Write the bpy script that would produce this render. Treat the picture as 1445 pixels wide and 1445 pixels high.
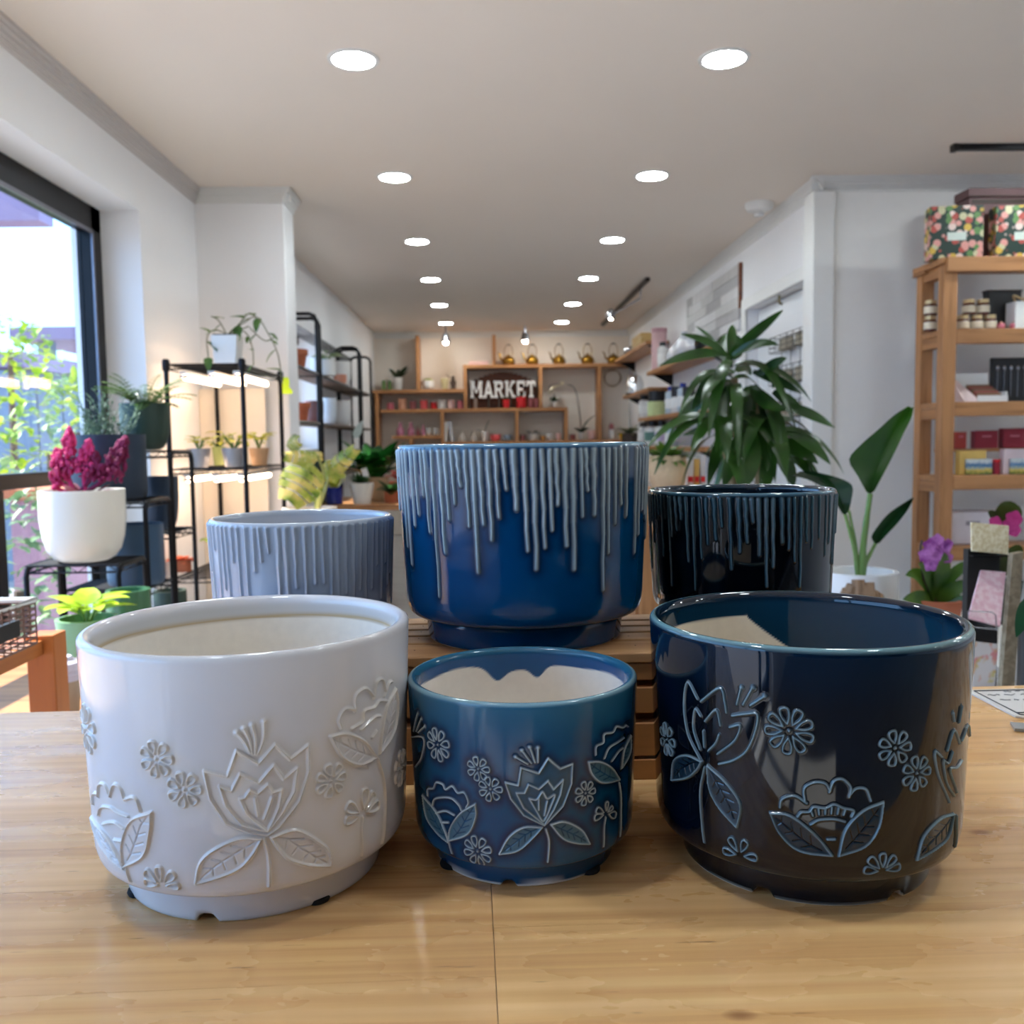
import bpy, bmesh, math, random
import numpy as np
from mathutils import Vector, Matrix
random.seed(7)
PI = math.pi
C = bpy.context.scene.collection
for o in list(bpy.data.objects):
    bpy.data.objects.remove(o)

# ------------------------------------------------------------------ camera
FPX, PITCH, ROLL, YAW = 1278.0, .0772, -.0136, .02586
TABLE = .92
CAM = np.array([0., 0., TABLE + .264])
_cy, _sy = math.cos(YAW), math.sin(YAW)
_fw0 = np.array([_sy, _cy, 0.]); _rt = np.array([_cy, -_sy, 0.]); _up = np.array([0, 0, 1.])
FWD = math.cos(PITCH) * _fw0 - math.sin(PITCH) * _up
_u = math.sin(PITCH) * _fw0 + math.cos(PITCH) * _up
RIGHT = math.cos(ROLL) * _rt + math.sin(ROLL) * _u
UPV = -math.sin(ROLL) * _rt + math.cos(ROLL) * _u
cam_data = bpy.data.cameras.new('camera')
cam = bpy.data.objects.new('camera', cam_data)
C.objects.link(cam)
M = Matrix.Identity(4)
for i in range(3):
    M[i][0], M[i][1], M[i][2], M[i][3] = RIGHT[i], UPV[i], -FWD[i], CAM[i]
cam.matrix_world = M
cam_data.sensor_fit = 'HORIZONTAL'
cam_data.sensor_width = 36
cam_data.lens = FPX / 1445 * 36
cam_data.clip_start = .02
cam_data.clip_end = 200
cam_data.dof.use_dof = True
cam_data.dof.focus_distance = .60
cam_data.dof.aperture_fstop = 13.5
bpy.context.scene.camera = cam

# ------------------------------------------------------------------ world, sun, exposure
world = bpy.data.worlds.new('sky')
bpy.context.scene.world = world
world.use_nodes = True
wn = world.node_tree
wn.nodes['Background'].inputs['Color'].default_value = (.30, .57, 1.0, 1)
wn.nodes['Background'].inputs['Strength'].default_value = 2.5
sd = bpy.data.lights.new('sun', 'SUN')
sd.energy = 9.0
sd.angle = .01
sd.color = (1, .95, .86)
so = bpy.data.objects.new('sun', sd)
C.objects.link(so)
so.rotation_euler = Vector((1.0, -.22, -1.0)).to_track_quat('-Z', 'Y').to_euler()
LAMP = 62.0            # radiance of the ceiling downlights
vs = bpy.context.scene.view_settings
vs.view_transform = 'Standard'
vs.look = 'None'
vs.gamma = 1
vs.use_curve_mapping = False
vs.exposure = 1.05

# ------------------------------------------------------------------ helpers
def ray(px, py):
    return (px - 722.5) / FPX * RIGHT - (py - 722.5) / FPX * UPV + FWD
def at(px, py, y):
    d = ray(px, py); return CAM + d * y / d[1]
def onx(px, py, x):
    d = ray(px, py); return CAM + d * x / d[0]
def onz(px, py, z):
    d = ray(px, py); return CAM + d * (z - CAM[2]) / d[2]
def S(r, g, b):
    f = lambda c: (c / 255 / 12.92) if c / 255 <= .04045 else ((c / 255 + .055) / 1.055) ** 2.4
    return (f(r), f(g), f(b))

class NT:
    def __init__(s, name):
        s.m = bpy.data.materials.new(name); s.m.use_nodes = True
        s.t = s.m.node_tree; s.b = s.t.nodes['Principled BSDF']; s.out = s.t.nodes['Material Output']
    def n(s, typ, **kw):
        k = s.t.nodes.new(typ)
        for a, v in kw.items(): setattr(k, a, v)
        return k
    def l(s, a, b): s.t.links.new(a, b)
    def coord(s, scale=(1, 1, 1), kind='Object'):
        tc = s.n('ShaderNodeTexCoord'); mp = s.n('ShaderNodeMapping')
        mp.inputs['Scale'].default_value = scale
        s.l(tc.outputs[kind], mp.inputs['Vector']); return mp.outputs['Vector']
    def noise(s, vec, scale, detail=3, rough=.5):
        k = s.n('ShaderNodeTexNoise'); k.inputs['Scale'].default_value = scale
        k.inputs['Detail'].default_value = detail; k.inputs['Roughness'].default_value = rough
        if vec is not None: s.l(vec, k.inputs['Vector'])
        return k.outputs['Fac']
    def mix(s, f, a, b):
        k = s.n('ShaderNodeMix', data_type='RGBA')
        if isinstance(f, (int, float)): k.inputs[0].default_value = f
        else: s.l(f, k.inputs[0])
        for i, v in ((6, a), (7, b)):
            if isinstance(v, tuple): k.inputs[i].default_value = (*v[:3], 1)
            else: s.l(v, k.inputs[i])
        return k.outputs[2]
    def ramp(s, f, stops):
        k = s.n('ShaderNodeValToRGB'); e = k.color_ramp.elements
        while len(e) < len(stops): e.new(.5)
        for x, (p, c) in zip(e, stops):
            x.position = p; x.color = (*c, 1) if isinstance(c, tuple) else (c, c, c, 1)
        s.l(f, k.inputs[0]); return k.outputs[0]
    def attr(s, name):
        k = s.n('ShaderNodeAttribute'); k.attribute_name = name; return k.outputs['Fac']
    def math(s, op, a, b=0., clamp=False):
        k = s.n('ShaderNodeMath', operation=op); k.use_clamp = clamp
        for i, v in ((0, a), (1, b)):
            if isinstance(v, (int, float)): k.inputs[i].default_value = v
            else: s.l(v, k.inputs[i])
        return k.outputs[0]
    def bump(s, h, strength=.2, dist=.01):
        k = s.n('ShaderNodeBump'); k.inputs['Strength'].default_value = strength
        k.inputs['Distance'].default_value = dist; s.l(h, k.inputs['Height'])
        s.l(k.outputs[0], s.b.inputs['Normal'])

MATS = {}
def mat(name, col, rough=.5, metal=0., var=.12, scale=25, bump=0., spec=.5, coat=0., emit=None, trans=0., alpha=None):
    if name in MATS: return MATS[name]
    t = NT(name)
    f = t.noise(t.coord(), scale, 4)
    lo = tuple(c * (1 - var) for c in col); hi = tuple(min(1, c * (1 + var)) for c in col)
    t.l(t.mix(f, lo, hi), t.b.inputs['Base Color'])
    t.b.inputs['Roughness'].default_value = rough; t.b.inputs['Metallic'].default_value = metal
    t.b.inputs['Specular IOR Level'].default_value = spec
    t.b.inputs['Coat Weight'].default_value = coat
    if trans: t.b.inputs['Transmission Weight'].default_value = trans
    if bump: t.bump(f, bump, .002)
    if emit:
        t.b.inputs['Emission Color'].default_value = (*emit[:3], 1); t.b.inputs['Emission Strength'].default_value = emit[3]
    MATS[name] = t.m
    return t.m

def wood(name, c1, c2, axis=0, rough=.4, freq=1.0, bump=.15):
    if name in MATS: return MATS[name]
    t = NT(name)
    sc = [26 * freq] * 3; sc[axis] = 1.6 * freq
    v = t.coord(tuple(sc))
    f = t.noise(v, 1.0, 6, .62)
    g = t.noise(t.coord((3, 3, 3)), 1.0, 2)
    c = t.ramp(f, [(.30, c2), (.52, c1), (.75, tuple(min(1, x * 1.12) for x in c1))])
    t.l(t.mix(g, t.mix(.25, c, c2), c), t.b.inputs['Base Color'])
    t.b.inputs['Roughness'].default_value = rough
    if bump: t.bump(f, bump, .001)
    MATS[name] = t.m
    return t.m

def leafmat(name, c1, c2, rough=.38, c3=None, scale=9):
    if name in MATS: return MATS[name]
    t = NT(name)
    f = t.noise(t.coord(), scale, 3)
    st = [(.36, c1), (.62, c2)]
    if c3: st = [(.32, c1), (.47, c2), (.62, c3)]
    col = t.ramp(f, st)
    t.l(col, t.b.inputs['Base Color'])
    t.b.inputs['Roughness'].default_value = rough
    tr = t.n('ShaderNodeBsdfTranslucent'); t.l(col, tr.inputs['Color'])
    mx = t.n('ShaderNodeMixShader'); mx.inputs[0].default_value = .25
    t.l(t.b.outputs[0], mx.inputs[1]); t.l(tr.outputs[0], mx.inputs[2]); t.l(mx.outputs[0], t.out.inputs['Surface'])
    MATS[name] = t.m
    return t.m

def unit(v):
    v = np.asarray(v, float); return v / (np.linalg.norm(v) + 1e-12)

class MB:
    def __init__(s): s.v = []; s.f = []; s.m = []; s.mi = 0
    def add(s, vs, fs):
        n = len(s.v); s.v += [tuple(map(float, p)) for p in vs]
        s.f += [tuple(i + n for i in f) for f in fs]; s.m += [s.mi] * len(fs); return s
    def box(s, x0, x1, y0, y1, z0, z1, rz=0., rx=0., ry=0., piv=None):
        vs = [(x, y, z) for z in (z0, z1) for x, y in ((x0, y0), (x1, y0), (x1, y1), (x0, y1))]
        if rz or rx or ry:
            p = Vector(piv) if piv is not None else Vector(((x0 + x1) / 2, (y0 + y1) / 2, z0))
            R = Matrix.Rotation(rz, 3, 'Z') @ Matrix.Rotation(ry, 3, 'Y') @ Matrix.Rotation(rx, 3, 'X')
            vs = [tuple(R @ (Vector(v) - p) + p) for v in vs]
        return s.add(vs, [(3, 2, 1, 0), (4, 5, 6, 7), (0, 1, 5, 4), (1, 2, 6, 5), (2, 3, 7, 6), (3, 0, 4, 7)])
    def tube(s, pts, r, n=8, cap=True):
        P = [np.array(p, float) for p in pts]; k = len(P)
        rs = r if isinstance(r, (list, tuple)) else [r] * k
        vs = []; prev = None
        for i in range(k):
            d = unit(P[min(i + 1, k - 1)] - P[max(i - 1, 0)])
            if prev is None:
                a = np.array([0, 0, 1.]) if abs(d[2]) < .9 else np.array([1., 0, 0])
                u = unit(np.cross(d, a))
            else: u = unit(prev - d * (prev @ d))
            prev = u; w = np.cross(d, u)
            for j in range(n):
                a = 2 * PI * j / n
                vs.append(P[i] + rs[i] * (math.cos(a) * u + math.sin(a) * w))
        fs = [(i * n + j, i * n + (j + 1) % n, (i + 1) * n + (j + 1) % n, (i + 1) * n + j) for i in range(k - 1) for j in range(n)]
        if cap: fs += [tuple(range(n - 1, -1, -1)), tuple((k - 1) * n + j for j in range(n))]
        return s.add(vs, fs)
    def lathe(s, prof, c=(0, 0, 0), n=32, sx=1., sy=1.):
        vs = []; k = len(prof)
        for r, z in prof:
            for j in range(n):
                a = 2 * PI * j / n
                vs.append((c[0] + r * sx * math.cos(a), c[1] + r * sy * math.sin(a), c[2] + z))
        fs = [(i * n + j, i * n + (j + 1) % n, (i + 1) * n + (j + 1) % n, (i + 1) * n + j) for i in range(k - 1) for j in range(n)]
        if prof[0][0] > 1e-6: fs.append(tuple(range(n - 1, -1, -1)))
        if prof[-1][0] > 1e-6: fs.append(tuple((k - 1) * n + j for j in range(n)))
        return s.add(vs, fs)
    def ball(s, c, r, sx=1., sy=1., sz=1., n=10):
        k = max(3, n // 2)
        pr = [(max(1e-7, math.sin(PI * i / k)) , -math.cos(PI * i / k)) for i in range(k + 1)]
        vs = [(c[0] + r * sx * a * math.cos(2 * PI * j / n), c[1] + r * sy * a * math.sin(2 * PI * j / n), c[2] + r * sz * b) for a, b in pr for j in range(n)]
        fs = [(i * n + j, i * n + (j + 1) % n, (i + 1) * n + (j + 1) % n, (i + 1) * n + j) for i in range(k) for j in range(n)]
        return s.add(vs, fs)
    def leaf(s, p, d, L, W, droop=.6, up=(0, 0, 1), n=7, fold=.25, shape='lance', roll=0.):
        p = np.array(p, float); d = unit(d); up = np.array(up, float)
        side = np.cross(d, up)
        if np.linalg.norm(side) < 1e-3: side = np.array([1., 0, 0])
        side = unit(side); nor = np.cross(side, d)
        if roll:
            side, nor = math.cos(roll) * side + math.sin(roll) * nor, math.cos(roll) * nor - math.sin(roll) * side
        vs = []; q = p.copy(); dd = d.copy()
        for i in range(n + 1):
            t = i / n
            if shape == 'lance': w = math.sin(PI * min(1, t * .93 + .05)) ** .8
            elif shape == 'heart': w = (1 - t) ** .6 * min(1, .35 + 3.2 * t) if t < 1 else 0
            elif shape == 'oval': w = math.sin(PI * (.03 + .95 * t)) ** .6
            elif shape == 'paddle': w = min(1, (t * 2.2 + .06)) * (1 - max(0, (t - .45) / .55) ** 1.6)
            else: w = 1 - t * .9
            w = max(.012, w) * W / 2
            nn = unit(np.cross(side, dd))
            vs += [q - side * w + nn * w * fold, q, q + side * w + nn * w * fold]
            a = -droop / n
            dd = unit(dd * math.cos(a) + nn * math.sin(a))
            q = q + dd * L / n
        fs = []
        for i in range(n):
            b = i * 3
            fs += [(b, b + 1, b + 4, b + 3), (b + 1, b + 2, b + 5, b + 4)]
        return s.add(vs, fs)
    def build(s, name, mats, parent=None, smooth=True, bevel=0., ang=40, org=None, solid=0.):
        V = np.array(s.v)
        if parent is not None:
            q = parent
            o = np.zeros(3)
            while q is not None: o = o + np.array(q.location); q = q.parent
        elif org is not None: o = np.array(org, float)
        else: o = np.array([(V[:, 0].min() + V[:, 0].max()) / 2, (V[:, 1].min() + V[:, 1].max()) / 2, V[:, 2].min()])
        me = bpy.data.meshes.new(name)
        me.from_pydata((V - o).tolist(), [], s.f)
        if not isinstance(mats, (list, tuple)): mats = [mats]
        for m in mats: me.materials.append(m)
        if max(s.m) > 0: me.polygons.foreach_set('material_index', s.m)
        if smooth:
            me.polygons.foreach_set('use_smooth', [True] * len(me.polygons)); me.set_sharp_from_angle(angle=math.radians(ang))
        ob = bpy.data.objects.new(name, me); C.objects.link(ob)
        if parent is not None: ob.parent = parent
        else: ob.location = o
        if solid:
            md = ob.modifiers.new('thick', 'SOLIDIFY'); md.thickness = solid; md.offset = 0
        if bevel:
            md = ob.modifiers.new('bevel', 'BEVEL'); md.width = bevel; md.segments = 2; md.limit_method = 'ANGLE'
        return ob

def tag(o, label, cat, group=None, kind=None):
    o['label'] = label; o['category'] = cat
    if group: o['group'] = group
    if kind: o['kind'] = kind
    return o
def thing(name, label, cat, loc=(0, 0, 0), group=None):
    random.seed(len(bpy.data.objects) * 13 + len(label))
    o = bpy.data.objects.new(name, None); o.empty_display_size = .05
    C.objects.link(o); o.location = [float(c) for c in loc]
    return tag(o, label, cat, group)
def struct(mb, name, m, **kw):
    o = mb.build(name, m, **kw); o['kind'] = 'structure'; return o
def dup(o, loc=None, label=None, rz=None, par=None):
    c = o.copy(); C.objects.link(c)
    if par is not None: c.parent = par
    if loc is not None: c.location = [float(x) for x in loc]
    if rz is not None: c.rotation_euler[2] = rz
    if label: c['label'] = label
    for ch in list(o.children): dup(ch, par=c)
    return c
def rnd(a, b): return random.uniform(a, b)

# ------------------------------------------------------------------ common materials
M_wall = mat('wall_paint', S(238, 237, 238), .75, var=.02, scale=3, bump=.03)
M_ceil = mat('ceiling_paint', S(232, 220, 208), .85, var=.02, scale=2)
M_trim = mat('trim_paint', S(228, 227, 224), .45, var=.02)
M_black = mat('black_metal', S(24, 24, 28), .38, .6, var=.1)
M_frame = mat('window_frame_black', S(12, 12, 17), .4, .0, var=.1, spec=.25)
M_white = mat('white_ceramic', S(225, 224, 222), .22, var=.03)
M_soil = mat('potting_soil', S(52, 38, 28), .95, var=.4, scale=120, bump=.6)
M_pine = wood('pine_shelf', S(184, 130, 82), S(138, 88, 48), 0, .45)
M_pinez = wood('pine_post', S(184, 130, 82), S(138, 88, 48), 2, .45)
M_piney = wood('pine_rail', S(180, 126, 78), S(136, 86, 46), 1, .45)
M_terra = mat('terracotta', S(176, 98, 66), .8, var=.15, bump=.1)
M_green = leafmat('deep_green_leaf', S(22, 58, 20), S(52, 100, 36))
M_lime = leafmat('lime_leaf', S(120, 165, 30), S(190, 215, 60))
M_chrome = mat('chrome_wire', S(150, 150, 155), .25, .9)
M_paper = mat('white_paper', S(236, 236, 234), .7, var=.02)
# ------------------------------------------------------------------ the room
CE = 2.6
WY = -1.6
t = NT('floor_boards')
v = t.coord((1, 1, 1)); f = t.noise(t.coord((2, 30, 2)), 1., 5)
t.l(t.ramp(f, [(.3, S(168, 166, 164)), (.7, S(196, 194, 192))]), t.b.inputs['Base Color']); t.b.inputs['Roughness'].default_value = .5
struct(MB().box(-2.2, 4.9, -3.3, 12.2, -.1, 0), 'floor', t.m)
struct(MB().box(-2.2, 4.9, -3.3, 12.2, CE, CE + .12), 'ceiling', M_ceil)
m = MB()
m.box(-1.92, -1.6, -3.1, WY, 0, CE); m.box(-1.92, -1.6, 4.345, 5.17, 0, CE); m.box(-1.92, -1.6, WY, 4.345, 2.28, CE); m.box(-1.92, -1.6, WY, 4.345, 0, .05)
struct(m, 'wall_left', M_wall, smooth=False)
m = MB()
m.box(-1.75, -1.43, 5.42, 5.75, 0, CE); m.box(-1.75, -1.43, 7.76, 11.75, 0, CE); m.box(-1.75, -1.43, 5.75, 7.76, 0, 1.15); m.box(-1.75, -1.43, 5.75, 7.76, 2.1, CE)
struct(m, 'wall_left_rear', M_wall, smooth=False)
struct(MB().box(-1.92, -1.11, 5.17, 5.42, 0, CE), 'wall_pier', M_wall, bevel=.008)
struct(MB().box(-1.75, 2.1, 11.75, 11.95, 0, CE), 'wall_back', mat('wall_paint_back', S(236, 226, 214), .8, var=.02), smooth=False)
m = MB()
m.box(1.84, 2.02, 6.42, 11.75, 0, CE); m.box(1.84, 2.02, 5.15, 6.42, 2.09, CE); m.box(1.96, 2.02, 5.15, 6.42, 0, 2.09)
struct(m, 'wall_right', M_wall, smooth=False)
struct(MB().box(1.84, 4.7, 5.02, 5.15, 0, CE), 'wall_front_right', mat('wall_paint_front_right', S(238, 236, 233), .8, var=.02), bevel=.006)  # paint slightly warmer than the main walls
struct(MB().box(4.6, 4.75, -3.1, 5.02, 0, CE), 'wall_far_right', M_wall, smooth=False)
struct(MB().box(-1.9, 4.75, -3.25, -3.1, 0, CE), 'wall_behind', mat('wall_behind_darkened', S(34, 31, 34), .8, var=.05), smooth=False)  # unseen wall coloured near black so the pots reflect a dim room
# crown mouldings, each a stepped profile
def crown(name, a, b, nx, ny, m_=M_trim, dz=0.):
    m = MB(); a = np.array(a); b = np.array(b); d = unit(b - a); n = np.array([nx, ny])
    for off, z0, z1 in ((.008, CE - .078, CE - .062), (.015, CE - .062, CE - .050), (.024, CE - .050, CE - .032), (.036, CE - .032, CE - .017), (.046, CE - .017, CE)):
        p = [a, b, b + n * off, a + n * off]
        vs = [(q[0], q[1], z) for z in (z0 - dz, z1 - dz) for q in p]
        m.add(vs, [(3, 2, 1, 0), (4, 5, 6, 7), (0, 1, 5, 4), (1, 2, 6, 5), (2, 3, 7, 6), (3, 0, 4, 7)])
    struct(m, name, m_, smooth=False)
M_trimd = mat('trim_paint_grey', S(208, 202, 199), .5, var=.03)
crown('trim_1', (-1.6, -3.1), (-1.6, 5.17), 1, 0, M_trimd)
crown('trim_2', (-1.6, 5.17), (-1.066, 5.17), 0, -1)
crown('trim_3', (-1.11, 5.125), (-1.11, 5.42), 1, 0, dz=.002)
crown('trim_4', (1.84, 4.975), (1.84, 11.75), -1, 0)
crown('trim_5', (1.78, 5.02), (4.6, 5.02), 0, -1)
crown('trim_6', (-1.43, 11.75), (1.84, 11.75), 0, -1)
# bright corner casing and door casing on the right-hand wall
m = MB(); m.box(1.79, 1.91, 4.985, 5.14, 0, CE - .079)
struct(m, 'trim_7', M_trim, bevel=.006)
m = MB(); m.box(1.825, 1.85, 5.12, 6.52, 2.09, 2.17); m.box(1.825, 1.85, 6.42, 6.52, 0, 2.09)
struct(m, 'trim_8', M_trim, bevel=.004)
d1 = struct(MB().box(1.915, 1.957, 5.17, 6.40, .01, 2.075), 'door_1', mat('door_paint', S(226, 228, 230), .4, var=.02), smooth=False)
m = MB(); m.box(1.905, 1.915, 5.3, 6.27, 1.25, 1.95); m.box(1.905, 1.915, 5.3, 6.27, .2, 1.1)
o = m.build('door_panel', mat('door_paint', S(226, 228, 230)), parent=d1, bevel=.006)

# window 1: black frame, transom, mullions, panes
def glass():
    t = NT('window_glass')
    tr = t.n('ShaderNodeBsdfTransparent'); tr.inputs[0].default_value = (.96, .98, .99, 1)
    gl = t.n('ShaderNodeBsdfGlossy'); gl.inputs['Roughness'].default_value = .02
    fr = t.n('ShaderNodeLayerWeight')
    mx = t.n('ShaderNodeMixShader'); t.l(t.math('ADD', t.math('MULTIPLY', t.math('POWER', fr.outputs['Facing'], 5.), .8), .04), mx.inputs[0]); t.l(tr.outputs[0], mx.inputs[1]); t.l(gl.outputs[0], mx.inputs[2])
    t.l(mx.outputs[0], t.out.inputs['Surface']); return t.m
M_glass = glass()
XW = -1.85
m = MB()
m.box(XW, XW + .07, WY, 4.345, 2.165, 2.28); m.box(XW, XW + .07, 4.235, 4.345, .05, 2.28); m.box(XW, XW + .07, WY, WY + .1, .05, 2.28); m.box(XW, XW + .07, WY, 4.345, .05, .14)
w1 = struct(m, 'window_1', M_frame, bevel=.006)
MB().box(XW - .005, XW + .06, WY + .1, 4.235, 1.03, 1.09).build('transom', M_frame, w1, bevel=.005)
for ym in (3.36, 2.2, 1.1, 0., -1.2): MB().box(XW, XW + .06, ym - .035, ym + .035, .14, 1.03).build('mullion', M_frame, w1, bevel=.005)
for ym in (1.5, -.7): MB().box(XW, XW + .06, ym - .035, ym + .035, 1.09, 2.165).build('mullion', M_frame, w1, bevel=.005)
MB().box(XW + .02, XW + .026, WY + .1, 4.235, 1.09, 2.165).build('pane', M_glass, w1, smooth=False)
MB().box(XW + .02, XW + .026, WY + .1, 4.235, .14, 1.03).build('pane', M_glass, w1, smooth=False)
m = MB(); m.box(XW + .07, XW + .078, WY + .1, 4.235, 2.150, 2.168); m.box(XW + .07, XW + .078, 4.228, 4.245, 1.09, 2.165)
m.build('glazing_bead', mat('alu', S(120, 120, 130), .3, .7), w1)
m = MB()
for y0, y1, z0, z1 in ((5.75, 7.76, 2.04, 2.1), (5.75, 7.76, 1.15, 1.21), (5.75, 5.81, 1.15, 2.1), (7.7, 7.76, 1.15, 2.1), (6.72, 6.78, 1.15, 2.1)): m.box(-1.66, -1.6, y0, y1, z0, z1)
w2 = struct(m, 'window_2', M_trim, bevel=.004)
MB().box(-1.635, -1.63, 5.81, 7.7, 1.21, 2.04).build('pane', M_glass, w2, smooth=False)

# ------------------------------------------------------------------ downlights
def emis(name, col, strength):
    t = NT(name); t.b.inputs['Base Color'].default_value = (.8, .8, .8, 1)
    f = t.noise(t.coord(), 3., 1); t.l(t.mix(t.math('MULTIPLY', f, .1), col, (1, 1, 1)), t.b.inputs['Emission Color'])
    t.b.inputs['Emission Strength'].default_value = strength; return t.m
M_led = emis('led_diffuser', (.86, .97, 1.0), LAMP)
dl = thing('ceiling_downlight', 'x', 'ceiling light', (0, 0, CE), 'recessed ceiling downlights')
MB().lathe([(.078, -.001), (.078, -.006), (.094, -.005), (.096, .0)], (0, 0, CE), 40).build('trim_ring', M_trim, dl)
MB().lathe([(0, -.0045), (.0785, -.0045)], (0, 0, CE), 40).build('diffuser', M_led, dl)
ords = ['nearest', 'second', 'third', 'fourth', 'fifth', 'farthest']
first = True
for side, x in (('left', -.473), ('right', .904)):
    for i, y in enumerate((3.475, 4.962, 6.51, 8.01, 9.48, 10.9)):
        lab = '%s round ceiling downlight of the %s row, counted from the front' % (ords[i], side)
        if first: dl.location = (x, y, CE); dl['label'] = lab; first = False
        else: dup(dl, (x, y, CE), lab)
    for y in (1.96, .45):  # unseen lamps added along the assumed row to light the foreground
        dup(dl, (x, y, CE), 'added round downlight extending the row over the counter, outside the picture')
for x in (2.75, 3.8):  # unseen lamps added to brighten the right-hand wall and ceiling
    for y in (4.15, 3.0, 1.96, .45):
        dup(dl, (x, y, CE), 'added round downlight extending the row over the counter, outside the picture')
# tracks and spots
tr = thing('lighting_track', 'black lighting track on the ceiling above the wooden wall shelves, with one spot', 'track light', (1.42, 9.2, CE))
MB().box(1.40, 1.44, 8.0, 11.1, CE - .03, CE).build('track', M_black, tr, bevel=.004)
M_bulb = emis('warm_bulb', (1, .80, .58), 90.)
q = at(862, 450, 8.5)
m = MB(); m.tube([(1.42, 8.35, CE - .03), (1.42, 8.4, CE - .12), (q[0], q[1], q[2] + .03)], .009)
m.lathe([(.02, .09), (.028, .07), (.04, .02), (.042, .0)], (q[0], q[1], q[2]), 16).build('spot_head', M_chrome, tr)
MB().ball((q[0], q[1] - .0, q[2] + .012), .022).build('bulb', M_bulb, tr)
tr = thing('lighting_track', 'short dark track rail on the ceiling at the right, above the pine rack', 'track light', (2.9, 4.15, CE))
q = onz(1345, 207, CE - .01); q2 = onz(1445, 205, CE - .01)
MB().box(q[0], q[0] + 1.4, q[1] - .018, q[1] + .018, CE - .028, CE).build('track', M_black, tr, bevel=.003)
MB().box(q[0] - .006, q[0] + .02, q[1] - .022, q[1] + .022, CE - .034, CE).build('end_cap', mat('end_cap', S(14, 12, 12), .4), tr, bevel=.003)
for px, py, nm in ((629, 483, 'left of the tall shelf divider'), (741, 481, 'above the brass kettles')):
    q = at(px, py, 11.2)
    sp = thing('spotlight', 'small glowing spotlight hanging from the ceiling %s' % nm, 'spotlight', (q[0], q[1], CE), 'rear wall spotlights')
    m = MB(); m.tube([(q[0], q[1], CE), (q[0], q[1], q[2] + .04)], .012); m.lathe([(.03, .1), (.045, .06), (.055, .0)], (q[0], q[1], q[2]), 16); m.build('lamp_holder', M_chrome, sp)
    MB().ball((q[0], q[1], q[2]), .032).build('bulb', M_bulb, sp)
q = onz(1130, 288, 2.53)
sm = thing('smoke_detector', 'white dome detector on the ceiling edge beside the white corner trim', 'smoke detector', (1.66, 5.55, CE))
MB().lathe([(.085, 0), (.085, -.025), (.07, -.045), (0, -.06)][::-1], (1.66, 5.55, CE), 28).build('housing', M_trim, sm)
MB().lathe([(.03, -.06), (.03, -.075), (0, -.08)][::-1], (1.66, 5.55, CE), 20).build('sensor_cap', M_white, sm)

# ------------------------------------------------------------------ outside the window
struct(MB().box(-40, -1.95, -12, 40, -.25, -.12), 'ground_outside', mat('pavement', S(140, 132, 130), .9, var=.1, scale=4), smooth=False)
M_hb = mat('blue_grey_render', S(118, 124, 132), .8, var=.15, scale=2)
M_mauve = mat('mauve_fascia', S(136, 108, 126), .6, var=.1, scale=3)
def house(name, label, pxa, pxb, pyt, pyb, y, roofdrop, depth=3.):
    a = at(pxa, pyt, y); b = at(pxb, pyt, y)
    th = thing(name, label, 'building', (a[0] / 2 + b[0] / 2, y + depth / 2, -.12))
    z1 = a[2]; zb = at(pxa, pyb, y)[2]
    MB().box(a[0] - .2, b[0], y - .15, y + depth + .2, zb, z1).build('fascia', M_mauve, th)
    return th, a, b, z1, zb
th, a, b, z1, zb = house('carport', 'far blue mauve eave of a carport seen through the window beside its black frame', 38, 130, 463, 481, 14.5, 0)
MB().box(a[0] + .1, a[0] + .3, 14.6, 14.8, -.12, zb).build('post', M_hb, th); MB().box(b[0] - .3, b[0] - .1, 14.6, 14.8, -.12, zb).build('post', M_hb, th)
th, a, b, z1, zb = house('outbuilding', 'blue outbuilding with mauve eave at the left edge of the window', -160, 42, 500, 522, 10., 0)
MB().box(a[0], b[0] - .15, 10.05, 13, -.12, zb).build('wall', M_hb, th)
fn = thing('fence', 'blue grey panel fence outside behind the bright green shrubs', 'fence', (-6, 10, -.12))
m = MB(); a = at(-10, 600, 9.0); b = at(140, 600, 9.0); zt = at(60, 540, 9.0)[2]
k = 14
for i in range(k):
    x0 = a[0] - 2 + (b[0] - a[0] + 2.4) * i / k; x1 = a[0] - 2 + (b[0] - a[0] + 2.4) * (i + .94) / k
    m.box(x0, x1, 9.0, 9.05, -.12, zt + rnd(-.03, .03) + .1 * math.sin(i))
m.build('board_panel', mat('fence_blue', S(112, 122, 134), .8, var=.25, scale=5), fn)
m = MB(); m.box(a[0] - 2, b[0] + .4, 9.05, 9.1, .3, .42); m.box(a[0] - 2, b[0] + .4, 9.05, 9.1, zt - .5, zt - .38); m.build('rail', M_hb, fn)
def bush(name, label, px, py, y, r, h, m_, group=None, n=220, lw=.07):
    c = at(px, py, y); th = thing(name, label, 'shrub', (c[0], c[1], -.12), group)
    m = MB(); m.tube([(c[0], c[1], -.12), (c[0] + .03, c[1], c[2] - h * .3)], [.04, .02], 6); m.build('stem', mat('bark', S(90, 70, 54), .9, var=.3), th)
    m = MB()
    for i in range(n):
        a = rnd(0, 2 * PI); e = rnd(-1, 1); rr = rnd(.3, 1) ** .5
        q = c + np.array([r * rr * math.cos(a) * math.sqrt(1 - e * e), r * rr * math.sin(a) * math.sqrt(1 - e * e), h * rr * e])
        m.leaf(q, (rnd(-1, 1), rnd(-1, 1), rnd(-.4, .8)), lw * rnd(.8, 1.8), lw * rnd(.5, .9), rnd(0, .8), n=3, shape='oval')
    m.build('foliage', m_, th)
M_bg = leafmat('lime_shrub_leaf', S(96, 134, 20), S(160, 176, 36), .5)  # yellow-green leaf colour of the shrubs
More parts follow.
